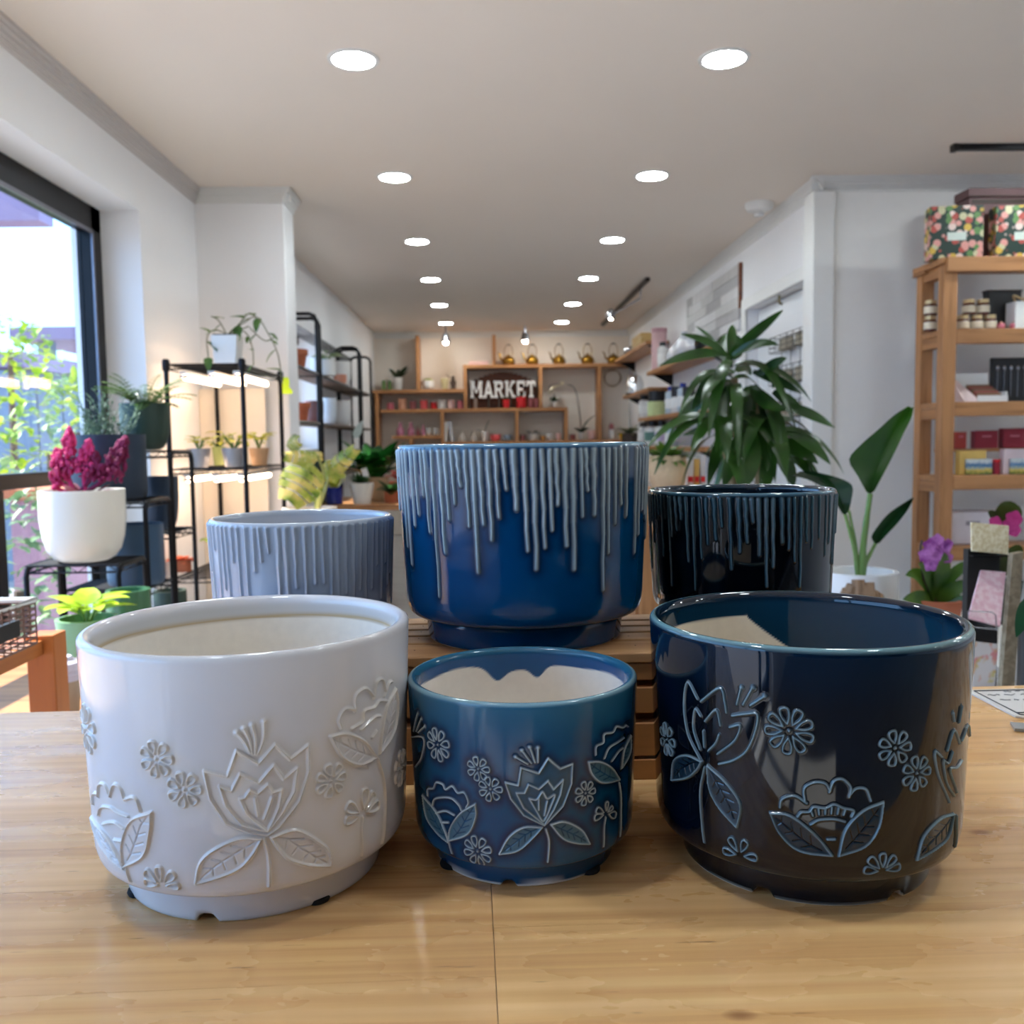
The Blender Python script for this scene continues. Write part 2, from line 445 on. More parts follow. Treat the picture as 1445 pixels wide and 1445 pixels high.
M_bg2 = leafmat('pale_leaf', S(84, 120, 80), S(130, 156, 106), .5)
bush('shrub', 'bright lime shrub outside the window left of the magenta plume plant', 62, 600, 5.6, .34, .52, M_bg, 'shrubs outside the window', 260)
bush('shrub', 'pale green shrub outside the window close to the black frame', 104, 590, 6.6, .26, .34, M_bg2, 'shrubs outside the window', 200, .06)
bush('shrub', 'yellowish branch tip high at the left edge of the window', 8, 482, 7.5, .35, .22, M_bg, 'shrubs outside the window', 120)
bush('shrub', 'low green shrub seen through the lower left pane', 14, 790, 3.9, .25, .45, M_bg2, 'shrubs outside the window', 200, .06)
pl = thing('brick_planter', 'pinkish brick planter wall outside behind the white pot', 'planter', (-2.9, 4.9, -.12))
a = at(40, 700, 4.9); b = at(110, 700, 4.9); b[0] = min(b[0], -2.6)
MB().box(a[0] - .1, b[0] + .5, 4.9, 5.3, -.12, at(60, 705, 4.9)[2]).build('brick_wall', mat('pink_brick', S(150, 112, 120), .9, var=.15, scale=14, bump=.3), pl)
MB().box(a[0] - .14, b[0] + .52, 4.86, 5.32, at(60, 705, 4.9)[2], at(60, 690, 4.9)[2]).build('coping', mat('clay_coping', S(170, 96, 60), .8), pl)
a = at(-160, 283, 11.); b = at(54, 283, 11.); zb = at(20, 311, 11.)[2]
aw = thing('canopy', 'mauve edge of a roof canopy high in the top left corner of the window', 'canopy', (a[0] / 2 + b[0] / 2, 11.2, -.12))
MB().box(a[0], b[0], 11., 11.35, zb, a[2] + .2).build('fascia', M_mauve, aw)
MB().box(a[0], a[0] + .3, 11.02, 11.3, -.12, zb).build('post', M_hb, aw)
# ------------------------------------------------------------------ counter
t = NT('counter_pine')
v = t.coord((1.3, 95, 95)); f = t.noise(v, 1., 5, .55)
wv = t.n('ShaderNodeTexWave'); wv.bands_direction = 'Y'; wv.inputs['Scale'].default_value = 9.; wv.inputs['Distortion'].default_value = 5.; wv.inputs['Detail'].default_value = 2.; wv.inputs['Detail Scale'].default_value = .7
t.l(t.coord((.45, 2.6, 2.6)), wv.inputs['Vector'])
f2 = t.noise(t.coord((1.2, 9, 9)), 1., 3)
tone = t.attr('tone')
c = t.ramp(f, [(.28, S(172, 122, 74)), (.46, S(212, 168, 112)), (.7, S(228, 190, 136))])
c = t.mix(t.math('MULTIPLY', wv.outputs['Fac'], .30), c, S(182, 130, 78))
c = t.mix(t.math('MULTIPLY', f2, .4), c, S(216, 172, 116))
c = t.mix(t.math('MULTIPLY', tone, .22), c, S(164, 112, 70))
sp = t.noise(t.coord((28, 260, 260)), 1., 2)
c = t.mix(t.ramp(sp, [(.70, 0.), (.76, .6)]), c, S(104, 64, 36))
kn = t.n('ShaderNodeTexVoronoi'); kn.inputs['Scale'].default_value = 1.; t.l(t.coord((7, 13, 13)), kn.inputs['Vector'])
c = t.mix(t.ramp(kn.outputs['Distance'], [(.03, .7), (.07, 0.)]), c, S(110, 58, 28))
t.l(c, t.b.inputs['Base Color'])
t.l(t.ramp(t.noise(t.coord((14, 30, 30)), 1., 4), [(.35, .22), (.65, .36)]), t.b.inputs['Roughness'])
sc = t.noise(t.coord((90, 220, 220)), 1., 3)
t.bump(t.math('ADD', t.math('MULTIPLY', f, .6), sc), .10, .0008)
M_ctr = t.m
TA = .0215
ct = thing('counter', 'long pine counter in the foreground that the pots stand on', 'counter', (0, .45, 0))
m = MB(); tones = []
far = .914
def board(x0, x1, y0, y1, tn):
    n = len(m.f); m.box(x0, x1, y0, y1, TABLE - .045, TABLE, rz=TA, piv=(0, far, TABLE))
    for k in range(6): tones.append(tn)
ys_l = [far, .85, .745, .64, .535, .43, .362]
ys_r = [far, .80, .69, .583, .475, .362]
xj = -.0105
for ys, x0, x1 in ((ys_l, -1.15, xj - .0002), (ys_r, xj + .0002, .82)):
    for i in range(len(ys) - 1): board(x0, x1, ys[i + 1] + .00008, ys[i] - .00008, random.random())
o = m.build('tabletop', M_ctr, ct, smooth=False)
a = o.data.attributes.new('tone', 'FLOAT', 'FACE'); a.data.foreach_set('value', tones)
m = MB(); m.box(-1.08, .75, .86, .89, .78, TABLE - .045, rz=TA, piv=(0, far, 0)); m.box(-1.08, .75, .40, .43, .78, TABLE - .045, rz=TA, piv=(0, far, 0)); m.build('apron', wood('counter_apron', S(176, 120, 70), S(130, 82, 44)), ct)
for x, y in ((-1.08, .44), (.67, .44), (-1.08, .80), (.67, .80)):
    MB().box(x, x + .08, y, y + .08, 0, TABLE - .045, rz=TA, piv=(0, far, 0)).build('leg', M_pinez, ct, bevel=.003)

# ------------------------------------------------------------------ slatted crate behind the front pots
ZR = 1.021
M_cr = wood('crate_wood', S(204, 158, 108), S(158, 108, 64), 0, .6)
M_cr2 = wood('crate_wood_front', S(188, 132, 80), S(140, 88, 46), 0, .6)
cr = thing('slatted_crate', 'slatted wooden crate on the counter that lifts the back row of pots', 'crate', (.03, .77, TABLE))
X0, X1 = -.262, .325
for y0, y1 in ((.683, .727), (.732, .757), (.762, .783), (.788, .808), (.813, .838)):
    m = MB(); m.box(X0, X1, y0, y1, ZR - .008, ZR)
    m.mi = 1
    for xx in (X0 + .05, -.075, -.06, .115, X1 - .05): m.lathe([(0, .0006), (.0016, .0003)], (xx, (y0 + y1) / 2 + rnd(-.004, .004), ZR), 8)
    m.build('top_slat', [M_cr, mat('nail_head', S(50, 40, 34), .5)], cr, bevel=.0012)
for z0, z1 in ((.999, 1.0125), (.973, .9935), (.939, .9655), (TABLE, .9365)):
    MB().box(X0, X1, .6845, .696, z0, z1).build('front_board', M_cr2, cr, bevel=.001)
    MB().box(X0, X1, .826, .8375, z0, z1).build('back_board', M_cr2, cr, bevel=.001)
for x in (X0 + .002, X1 - .022, .02):
    MB().box(x, x + .02, .697, .825, TABLE + .0005, ZR - .008).build('bearer', M_cr2, cr, bevel=.001)

# ------------------------------------------------------------------ glazed pots
MOTIF = {"white":[["P",[[-.008,.949],[.114,.916],[.166,1.053],[.278,.97],[.369,1.066],[.448,.97],[.549,1.031],[.55,.882],[.492,.723],[.376,.596],[.314,.564],[.221,.591],[.096,.652],[.016,.796],[-.008,.949]]],["P",[[.072,.863],[.133,.834],[.18,.924],[.277,.865],[.359,.952],[.411,.866],[.485,.916],[.465,.786],[.392,.671],[.315,.585],[.182,.638],[.1,.75],[.072,.863]]],["P",[[.175,.786],[.201,.79],[.229,.829],[.268,.803],[.323,.849],[.348,.799],[.396,.805],[.38,.716],[.343,.637],[.311,.586],[.205,.699],[.175,.786]]],["P",[[.264,.678],[.254,.777]]],["P",[[.297,.659],[.343,.772]]],["P",[[.237,1.037],[.209,1.102],[.17,1.153]]],["P",[[.249,1.029],[.233,1.113],[.209,1.173]]],["P",[[.262,1.027],[.265,1.11],[.251,1.187]]],["P",[[.276,1.026],[.308,1.105],[.314,1.201]]],["B",[[.17,1.153]]],["B",[[.209,1.173]]],["B",[[.251,1.187]]],["B",[[.314,1.201]]],["P",[[.293,.546],[.316,.428],[.314,.265]]],["F",[[-.091,.315],[-.059,.432],[.022,.508],[.159,.563],[.28,.548]],[[-.091,.315],[.042,.352],[.152,.394],[.222,.457],[.28,.548]]],["F",[[.683,.295],[.668,.381],[.621,.446],[.474,.562],[.334,.547]],[[.683,.295],[.542,.341],[.427,.407],[.373,.476],[.334,.547]]],["P",[[.756,1.079],[.743,1.14],[.786,1.188],[.858,1.168]]],["P",[[.858,1.157],[.859,1.244],[.937,1.27],[1.014,1.204]]],["P",[[1.009,1.193],[1.037,1.283],[1.1,1.283],[1.128,1.208]]],["P",[[1.114,1.181],[1.165,1.247],[1.21,1.245]]],["P",[[.83,1.061],[.916,1.083],[.927,1.14],[1.014,1.14],[1.062,1.165],[1.143,1.143]]],["P",[[.896,1.037],[1.014,1.08],[1.075,1.071]]],["P",[[.995,.965],[1.038,.99]]],["F",[[.685,1.053],[.794,1.041],[.926,.962],[1.038,.832]],[[.685,1.053],[.758,.919],[.885,.833],[1.038,.832]]],["F",[[1.257,1.189],[1.143,1.112],[1.088,.976],[1.068,.845]],[[1.257,1.189],[1.287,1.072],[1.236,.931],[1.068,.845]]],["P",[[1.051,.82],[1.118,.66],[1.134,.499],[1.119,.271]]],["H",[[.914,.524],[.78,.531],[.793,.619],[.936,.675],[1.014,.627],[1.064,.54]]],["P",[[.914,.509],[.904,.43],[.917,.274]]],["D",[-.279,1.007],.1,7],["D",[-.124,.845],.097,7],["D",[.69,.796],.097,7],["D",[-.914,1.075],.141,8],["H",[[-.302,.286],[-.425,.292],[-.409,.36],[-.314,.398],[-.217,.369],[-.194,.297]]],["D",[1.374,.656],.114,7],["P",[[-.935,.624],[-.914,.687],[-.829,.714]]],["P",[[-.82,.702],[-.789,.776],[-.712,.795],[-.665,.74]]],["P",[[-.665,.74],[-.617,.815],[-.56,.812],[-.525,.747]]],["P",[[-.524,.752],[-.444,.771],[-.41,.702]]],["P",[[-.839,.586],[-.788,.644],[-.676,.673],[-.602,.661],[-.509,.655]]],["P",[[-.791,.545],[-.648,.592],[-.556,.577]]],["P",[[-.664,.487],[-.583,.499]]],["F",[[-.332,.705],[-.487,.633],[-.578,.485],[-.584,.346]],[[-.332,.705],[-.349,.597],[-.41,.446],[-.584,.346]]],["F",[[-1.025,.519],[-.901,.44],[-.711,.364],[-.574,.334]],[[-1.025,.519],[-.766,.496],[-.636,.414],[-.574,.334]]],["P",[[-.562,.344],[-.552,.267]]]],"mid":[["P",[[-.177,.94],[-.076,.919],[-.052,1.062],[.087,1.013],[.162,1.128],[.261,1.035],[.365,1.059],[.358,.901],[.286,.729],[.13,.587],[-.035,.678],[-.138,.813],[-.177,.94]]],["P",[[-.092,.859],[-.026,.859],[.005,.926],[.086,.885],[.161,.948],[.207,.875],[.285,.942],[.262,.824],[.207,.709],[.13,.594],[-.035,.738],[-.092,.859]]],["P",[[.011,.813],[.07,.803],[.116,.861],[.153,.805],[.215,.829],[.176,.727],[.122,.625],[.07,.705],[.011,.813]]],["P",[[.085,.719],[.085,.81]]],["P",[[.13,.67],[.153,.782]]],["P",[[-.001,1.091],[-.088,1.144]]],["P",[[.029,1.098],[-.043,1.197]]],["P",[[.058,1.104],[.018,1.221]]],["P",[[.08,1.103],[.081,1.215]]],["B",[[-.095,1.147]]],["B",[[-.046,1.2]]],["B",[[.015,1.224]]],["B",[[.081,1.218]]],["P",[[.142,.555],[.168,.454],[.159,.279]]],["F",[[-.242,.35],[-.159,.493],[-.037,.579],[.114,.573]],[[-.242,.35],[-.084,.388],[.038,.493],[.114,.573]]],["F",[[.543,.364],[.457,.5],[.302,.597],[.183,.59]],[[.543,.364],[.405,.403],[.287,.462],[.183,.59]]],["D",[-.401,1.031],.097,7],["D",[-.303,.878],.099,7],["D",[-.801,1.158],.136,8],["D",[.489,.798],.098,7],["H",[[.718,.574],[.584,.571],[.603,.636],[.727,.669],[.804,.604],[.854,.516]]],["P",[[.714,.544],[.698,.454],[.703,.296]]],["D",[-.433,.349],.127,8],["P",[[-.981,.681],[-.976,.738],[-.887,.772],[-.844,.831],[-.761,.837],[-.731,.802],[-.656,.846],[-.601,.803],[-.536,.816],[-.501,.745],[-.524,.695]]],["P",[[-.914,.614],[-.881,.679],[-.78,.723],[-.672,.742],[-.596,.704],[-.57,.663]]],["P",[[-.864,.569],[-.742,.619],[-.649,.607]]],["P",[[-.783,.511],[-.715,.529]]],["F",[[-.436,.74],[-.581,.638],[-.697,.487],[-.718,.375]],[[-.436,.74],[-.436,.633],[-.515,.481],[-.718,.375]]],["F",[[-1.078,.658],[-1.019,.485],[-.852,.396],[-.719,.355]],[[-1.078,.658],[-.863,.582],[-.753,.44],[-.719,.355]]],["P",[[-.719,.355],[-.702,.269]]],["P",[[-1.316,1.082],[-1.004,1.165],[-1.059,.983],[-1.227,.85]]],["P",[[-1.223,1.159],[-1.089,1.348]]],["P",[[-1.142,1.183],[-1.027,1.316]]],["P",[[-1.098,1.187],[-.975,1.267]]],["B",[[-1.084,1.354]]],["B",[[-1.023,1.321]]],["B",[[-.972,1.271]]],["P",[[.588,1.094],[.592,1.162],[.667,1.176],[.676,1.243],[.78,1.234],[.83,1.269],[.935,1.233],[.986,1.238],[1.035,1.214]]],["P",[[.682,1.042],[.736,1.114],[.85,1.131],[.957,1.141]]],["P",[[.776,.995],[.868,1.048],[.945,1.058]]],["F",[[.513,1.049],[.64,1.021],[.791,.929],[.9,.803]],[[.513,1.049],[.552,.941],[.665,.845],[.9,.803]]],["F",[[1.101,1.122],[.963,1.037],[.921,.891]],[[1.101,1.122],[1.099,.979],[.921,.891]]],["P",[[.895,.781],[.935,.633],[.947,.301]]]],"dark":[["P",[[-.977,.816],[-1.079,.948],[-1.107,1.123],[-1.068,1.269],[-.987,1.182]]],["P",[[-.962,1.173],[-.822,1.283],[-.79,1.209],[-.78,1.145]]],["P",[[-.744,1.134],[-.66,1.16],[-.592,1.168],[-.602,1.069],[-.654,.945],[-.739,.869],[-.838,.823]]],["P",[[-.975,.877],[-1.027,.992],[-1.009,1.117],[-.964,1.083]]],["P",[[-.932,1.061],[-.85,1.146],[-.822,1.059]]],["P",[[-.76,1.062],[-.694,1.085],[-.73,.988],[-.846,.881]]],["P",[[-.942,.901],[-.947,.997]]],["P",[[-.832,1.002],[-.857,.945],[-.912,.884]]],["P",[[-.712,1.206],[-.686,1.307]]],["P",[[-.674,1.212],[-.619,1.317]]],["P",[[-.631,1.215],[-.553,1.276]]],["B",[[-.684,1.31]]],["B",[[-.617,1.32]]],["B",[[-.551,1.278]]],["D",[-.413,1.095],.134,9],["D",[-1.323,.837],.105,7],["D",[.177,1.007],.102,7],["D",[.331,.845],.101,7],["H",[[-.705,.3],[-.822,.296],[-.769,.394],[-.665,.4],[-.598,.313]]],["H",[[.131,.292],[.018,.306],[.045,.377],[.126,.4],[.207,.375],[.247,.308]]],["F",[[-1.271,.589],[-1.231,.732],[-1.096,.805],[-.964,.805]],[[-1.271,.589],[-1.102,.661],[-1.01,.739],[-.964,.805]]],["F",[[-.72,.468],[-.843,.561],[-.91,.662],[-.92,.795]],[[-.72,.468],[-.698,.614],[-.789,.724],[-.92,.795]]],["P",[[-.945,.773],[-.984,.594],[-.965,.301]]],["P",[[-.462,.644],[-.449,.695],[-.381,.723],[-.313,.687]]],["P",[[-.324,.701],[-.328,.772],[-.275,.812],[-.215,.809],[-.188,.768]]],["P",[[-.192,.761],[-.169,.825],[-.122,.838],[-.076,.792],[-.083,.736]]],["P",[[-.083,.743],[-.046,.784],[.01,.78],[.041,.712]]],["P",[[-.363,.603],[-.342,.631],[-.299,.639],[-.273,.67],[-.213,.667],[-.166,.691],[-.112,.671],[-.056,.658],[-.066,.622]]],["P",[[-.292,.565],[-.245,.596],[-.164,.606],[-.103,.593]]],["P",[[-.196,.485],[-.155,.488]]],["P",[[-.279,.619],[-.289,.647]]],["P",[[-.245,.629],[-.249,.66]]],["P",[[-.212,.634],[-.212,.66]]],["P",[[-.178,.638],[-.177,.676]]],["P",[[-.145,.638],[-.139,.671]]],["P",[[-.111,.633],[-.103,.662]]],["F",[[-.518,.601],[-.407,.604],[-.271,.513],[-.167,.391]],[[-.518,.601],[-.461,.487],[-.351,.403],[-.167,.391]]],["F",[[.117,.701],[-.0,.657],[-.095,.551],[-.132,.392]],[[.117,.701],[.097,.56],[.021,.45],[-.132,.392]]],["P",[[.646,.611],[.509,.803],[.464,.948],[.535,.906]]],["P",[[.582,.933],[.648,1.039],[.743,.94]]],["P",[[.766,.949],[.893,1.013],[1.015,.912]]],["P",[[.709,.632],[.597,.741],[.55,.879],[.604,.853],[.646,.912]]],["P",[[.744,.644],[.629,.806],[.72,.799],[.798,.823]]],["P",[[.642,1.094],[.625,1.141]]],["P",[[.708,1.073],[.732,1.155]]],["B",[[.624,1.145]]],["B",[[.735,1.16]]],["F",[[.364,.328],[.408,.462],[.546,.534],[.718,.521]],[[.364,.328],[.525,.362],[.657,.401],[.718,.521]]],["P",[[.769,.495],[.807,.287]]]]}
DRIPS = {'blue': [(-1.256, 1.044), (-1.171, 0.762), (-1.102, 0.634), (-1.009, 0.94), (-0.941, 1.025), (-0.863, 1.167), (-0.813, 0.902), (-0.736, 0.428), (-0.66, 0.76), (-0.607, 1.005), (-0.549, 1.119), (-0.499, 1.246), (-0.436, 0.96), (-0.377, 0.631), (-0.326, 0.976), (-0.262, 0.866), (-0.208, 1.026), (-0.152, 1.226), (-0.081, 1.081), (-0.007, 0.789), (0.058, 0.655), (0.118, 0.807), (0.172, 0.93), (0.218, 1.109), (0.28, 0.815), (0.343, 0.642), (0.407, 1.019), (0.445, 1.206), (0.511, 1.028), (0.601, 0.471), (0.649, 0.74), (0.717, 0.951), (0.777, 1.091), (0.852, 0.999), (1.002, 0.706), (1.066, 0.841), (1.145, 1.023)], 'dkdrip': [(-1.28, 1.241), (-1.205, 0.81), (-1.076, 0.506), (-1.048, 1.025), (-0.977, 1.096), (-0.912, 1.215), (-0.831, 0.78), (-0.749, 0.493), (-0.671, 0.825), (-0.601, 0.974), (-0.517, 1.025), (-0.453, 1.155), (-0.358, 0.728), (-0.273, 0.905), (-0.204, 1.001), (-0.147, 1.206), (-0.078, 0.874), (-0.003, 0.556), (0.065, 0.753), (0.153, 0.996), (0.229, 0.93), (0.298, 0.799), (0.378, 0.538), (0.445, 0.998), (0.523, 0.929), (0.633, 1.017), (0.758, 0.828), (0.842, 0.951)]}
def catmull(P, k=5):
    P = [np.array(p, float) for p in P]
    if len(P) < 3: return P
    Q = [2 * P[0] - P[1]] + P + [2 * P[-1] - P[-2]]; o = []
    for i in range(1, len(Q) - 2):
        for j in range(k):
            t = j / k
            o.append(.5 * (2 * Q[i] + (Q[i + 1] - Q[i - 1]) * t + (2 * Q[i - 1] - 5 * Q[i] + 4 * Q[i + 1] - Q[i + 2]) * t * t + (3 * Q[i] - Q[i - 1] - 3 * Q[i + 1] + Q[i + 2]) * t ** 3))
    return o + [P[-1]]
def strokes_of(motif):
    st = []; pads = []
    for e in motif:
        k = e[0]
        if k == 'P':
            pts = e[1]
            st.append((pts if len(pts) > 9 and pts[0] == pts[-1] else catmull(pts), 1., 1.))
            if len(pts) > 6 and pts[0] == pts[-1]: pads.append((pts, .5))
        elif k == 'B': st.append(([e[1][0], (e[1][0][0] + .001, e[1][0][1])], 1.7, 1.))
        elif k == 'D':
            c, r, n = np.array(e[1]), e[2], e[3]
            for i in range(n):
                a = PI / 2 + .25 + 2 * PI * i / n
                u = np.array([math.cos(a), math.sin(a)]); w = np.array([-u[1], u[0]]); hw = r * .235 * (7. / n) ** .8
                loop = [c + u * r * .30, c + u * r * .62 + w * hw * .8, c + u * r * .92 + w * hw * .85, c + u * r, c + u * r * .92 - w * hw * .85, c + u * r * .62 - w * hw * .8, c + u * r * .30]
                st.append((catmull(loop, 4), .78, 1.))
            st.append(([c, c + .001], 1.2, .7))
        elif k == 'H':
            c = np.array(e[1][0])
            for tip in e[1][1:]:
                d = np.array(tip) - c; r = np.linalg.norm(d); u = d / r; w = np.array([-u[1], u[0]]); hw = r * .2
                loop = [c + u * r * .25, c + u * r * .62 + w * hw * .8, c + u * r * .92 + w * hw * .85, c + u * r, c + u * r * .92 - w * hw * .85, c + u * r * .62 - w * hw * .8, c + u * r * .25]
                st.append((catmull(loop, 4), .78, 1.))
        elif k == 'F':
            A = catmull(e[1]); B = catmull(e[2])
            st.append((A, .9, 1.)); st.append((B, .9, 1.)); pads.append((list(A) + list(B)[::-1], 1.))
            tip, base = np.array(e[1][0]), np.array(e[1][-1])
            fa = lambda Q, t: np.array(Q[min(len(Q) - 1, int(t * (len(Q) - 1)))])
            mid = [(fa(A, t) + fa(B, t)) / 2 for t in (.14, .35, .55, .75, .9)]
            st.append((mid, .6, -1.))
            for t in (.25, .4, .55, .7):
                q = (fa(A, t + .08) + fa(B, t + .08)) / 2
                for Q in (A, B): st.append(([q, q + (fa(Q, t - .05) - q) * .62], .55, -1.))
    return st, pads
def relief(TH, ZZ, st, pads, W):
    nr, nc = len(ZZ), len(TH)
    ridge = np.zeros((nr, nc)); groove = np.zeros((nr, nc)); pool = np.zeros((nr, nc)); pad = np.zeros((nr, nc))
    for pts, ws, sg in st:
        P = np.array(pts, float); w = W * ws; mg = .16 if sg > 0 else .05
        for a, b in zip(P[:-1], P[1:]):
            i0, i1 = np.searchsorted(TH, [min(a[0], b[0]) - mg, max(a[0], b[0]) + mg])
            j0, j1 = np.searchsorted(ZZ, [min(a[1], b[1]) - mg, max(a[1], b[1]) + mg])
            if i1 <= i0 or j1 <= j0: continue
            X, Y = np.meshgrid(TH[i0:i1], ZZ[j0:j1]); d = b - a
            t = np.clip(((X - a[0]) * d[0] + (Y - a[1]) * d[1]) / (d @ d + 1e-12), 0, 1)
            dist = np.hypot(X - a[0] - t * d[0], Y - a[1] - t * d[1])
            g = np.exp(-(dist / w) ** 2)
            tgt = ridge if sg > 0 else groove
            tgt[j0:j1, i0:i1] = np.maximum(tgt[j0:j1, i0:i1], g)
            if sg > 0: pool[j0:j1, i0:i1] = np.maximum(pool[j0:j1, i0:i1], np.exp(-(dist / .055) ** 2))
    for poly, val in pads:
        P = np.array(poly, float)
        i0, i1 = np.searchsorted(TH, [P[:, 0].min(), P[:, 0].max()]); j0, j1 = np.searchsorted(ZZ, [P[:, 1].min(), P[:, 1].max()])
        if i1 <= i0 or j1 <= j0: continue
        X, Y = np.meshgrid(TH[i0:i1], ZZ[j0:j1]); ins = np.zeros(X.shape, bool)
        for a, b in zip(P, np.roll(P, -1, 0)):
            c = (a[1] > Y) != (b[1] > Y)
            with np.errstate(all='ignore'): ins ^= c & (X < (b[0] - a[0]) * (Y - a[1]) / (b[1] - a[1] + 1e-12) + a[0])
        pad[j0:j1, i0:i1] = np.maximum(pad[j0:j1, i0:i1], ins * val)
    return ridge, groove, pool, pad
def grid_obj(name, X, Y, Z, attrs, m_, parent, caps=None):
    nr, nc = X.shape
    V = np.stack([X, Y, Z], -1).reshape(-1, 3)
    i, j = np.meshgrid(np.arange(nr - 1), np.arange(nc), indexing='ij')
    a = i * nc + j; b = i * nc + (j + 1) % nc
    F = np.stack([a, b, b + nc, a + nc], -1).reshape(-1, 4)
    me = bpy.data.meshes.new(name)
    me.vertices.add(len(V)); me.vertices.foreach_set('co', V.astype(np.float32).ravel())
    me.loops.add(F.size); me.loops.foreach_set('vertex_index', F.astype(np.int32).ravel())
    me.polygons.add(len(F)); me.polygons.foreach_set('loop_start', (np.arange(len(F)) * 4).astype(np.int32)); me.polygons.foreach_set('loop_total', np.full(len(F), 4, np.int32))
    me.update(calc_edges=True); me.validate()
    me.polygons.foreach_set('use_smooth', np.ones(len(me.polygons), bool))
    for k, v in attrs.items():
        at_ = me.attributes.new(k, 'FLOAT', 'POINT'); at_.data.foreach_set('value', v.astype(np.float32).ravel())
    me.materials.append(m_)
    ob = bpy.data.objects.new(name, me); C.objects.link(ob); ob.parent = parent
    return ob
def glaze_mat(name, body, top, halo, ridge, pad, bisque, inner, edge, rough=.08, crackle=.0, ridgemix=.9):
    t = NT(name)
    z = t.attr('zrel'); r = t.attr('ridge'); p = t.attr('pool'); pd = t.attr('pad'); g = t.attr('glaze'); inn = t.attr('inner')
    nz = t.noise(t.coord((9, 9, 5)), 1., 4)
    c = t.mix(t.math('MULTIPLY', z, t.math('ADD', .6, t.math('MULTIPLY', nz, .8)), True), body, top)
    c = t.mix(t.math('MULTIPLY', p, .9, True), c, halo)
    c = t.mix(t.math('MULTIPLY', pd, .75, True), c, pad)
    c = t.mix(t.math('MULTIPLY', r, ridgemix, True), c, ridge)
    c = t.mix(inn, c, inner)
    c = t.mix(t.attr('edge'), c, edge)
    c = t.mix(t.math('MULTIPLY', t.attr('line'), .8), c, S(190, 160, 104))
    t.l(c, t.b.inputs['Base Color'])
    t.b.inputs['Roughness'].default_value = rough
    t.b.inputs['IOR'].default_value = 1.5
    b2 = t.n('ShaderNodeBsdfPrincipled'); b2.inputs['Roughness'].default_value = .85
    fn_ = t.noise(t.coord((160, 160, 160)), 1., 3)
    t.l(t.mix(fn_, tuple(x * .93 for x in bisque), tuple(min(1, x * 1.05) for x in bisque)), b2.inputs['Base Color'])
    mx = t.n('ShaderNodeMixShader'); t.l(g, mx.inputs[0]); t.l(b2.outputs[0], mx.inputs[1]); t.l(t.b.outputs[0], mx.inputs[2]); t.l(mx.outputs[0], t.out.inputs['Surface'])
    return t.m
M_pad = mat('felt_pad_black', S(20, 20, 24), .9)
M_bisque = mat('bisque_clay', S(226, 206, 186), .9, var=.05)
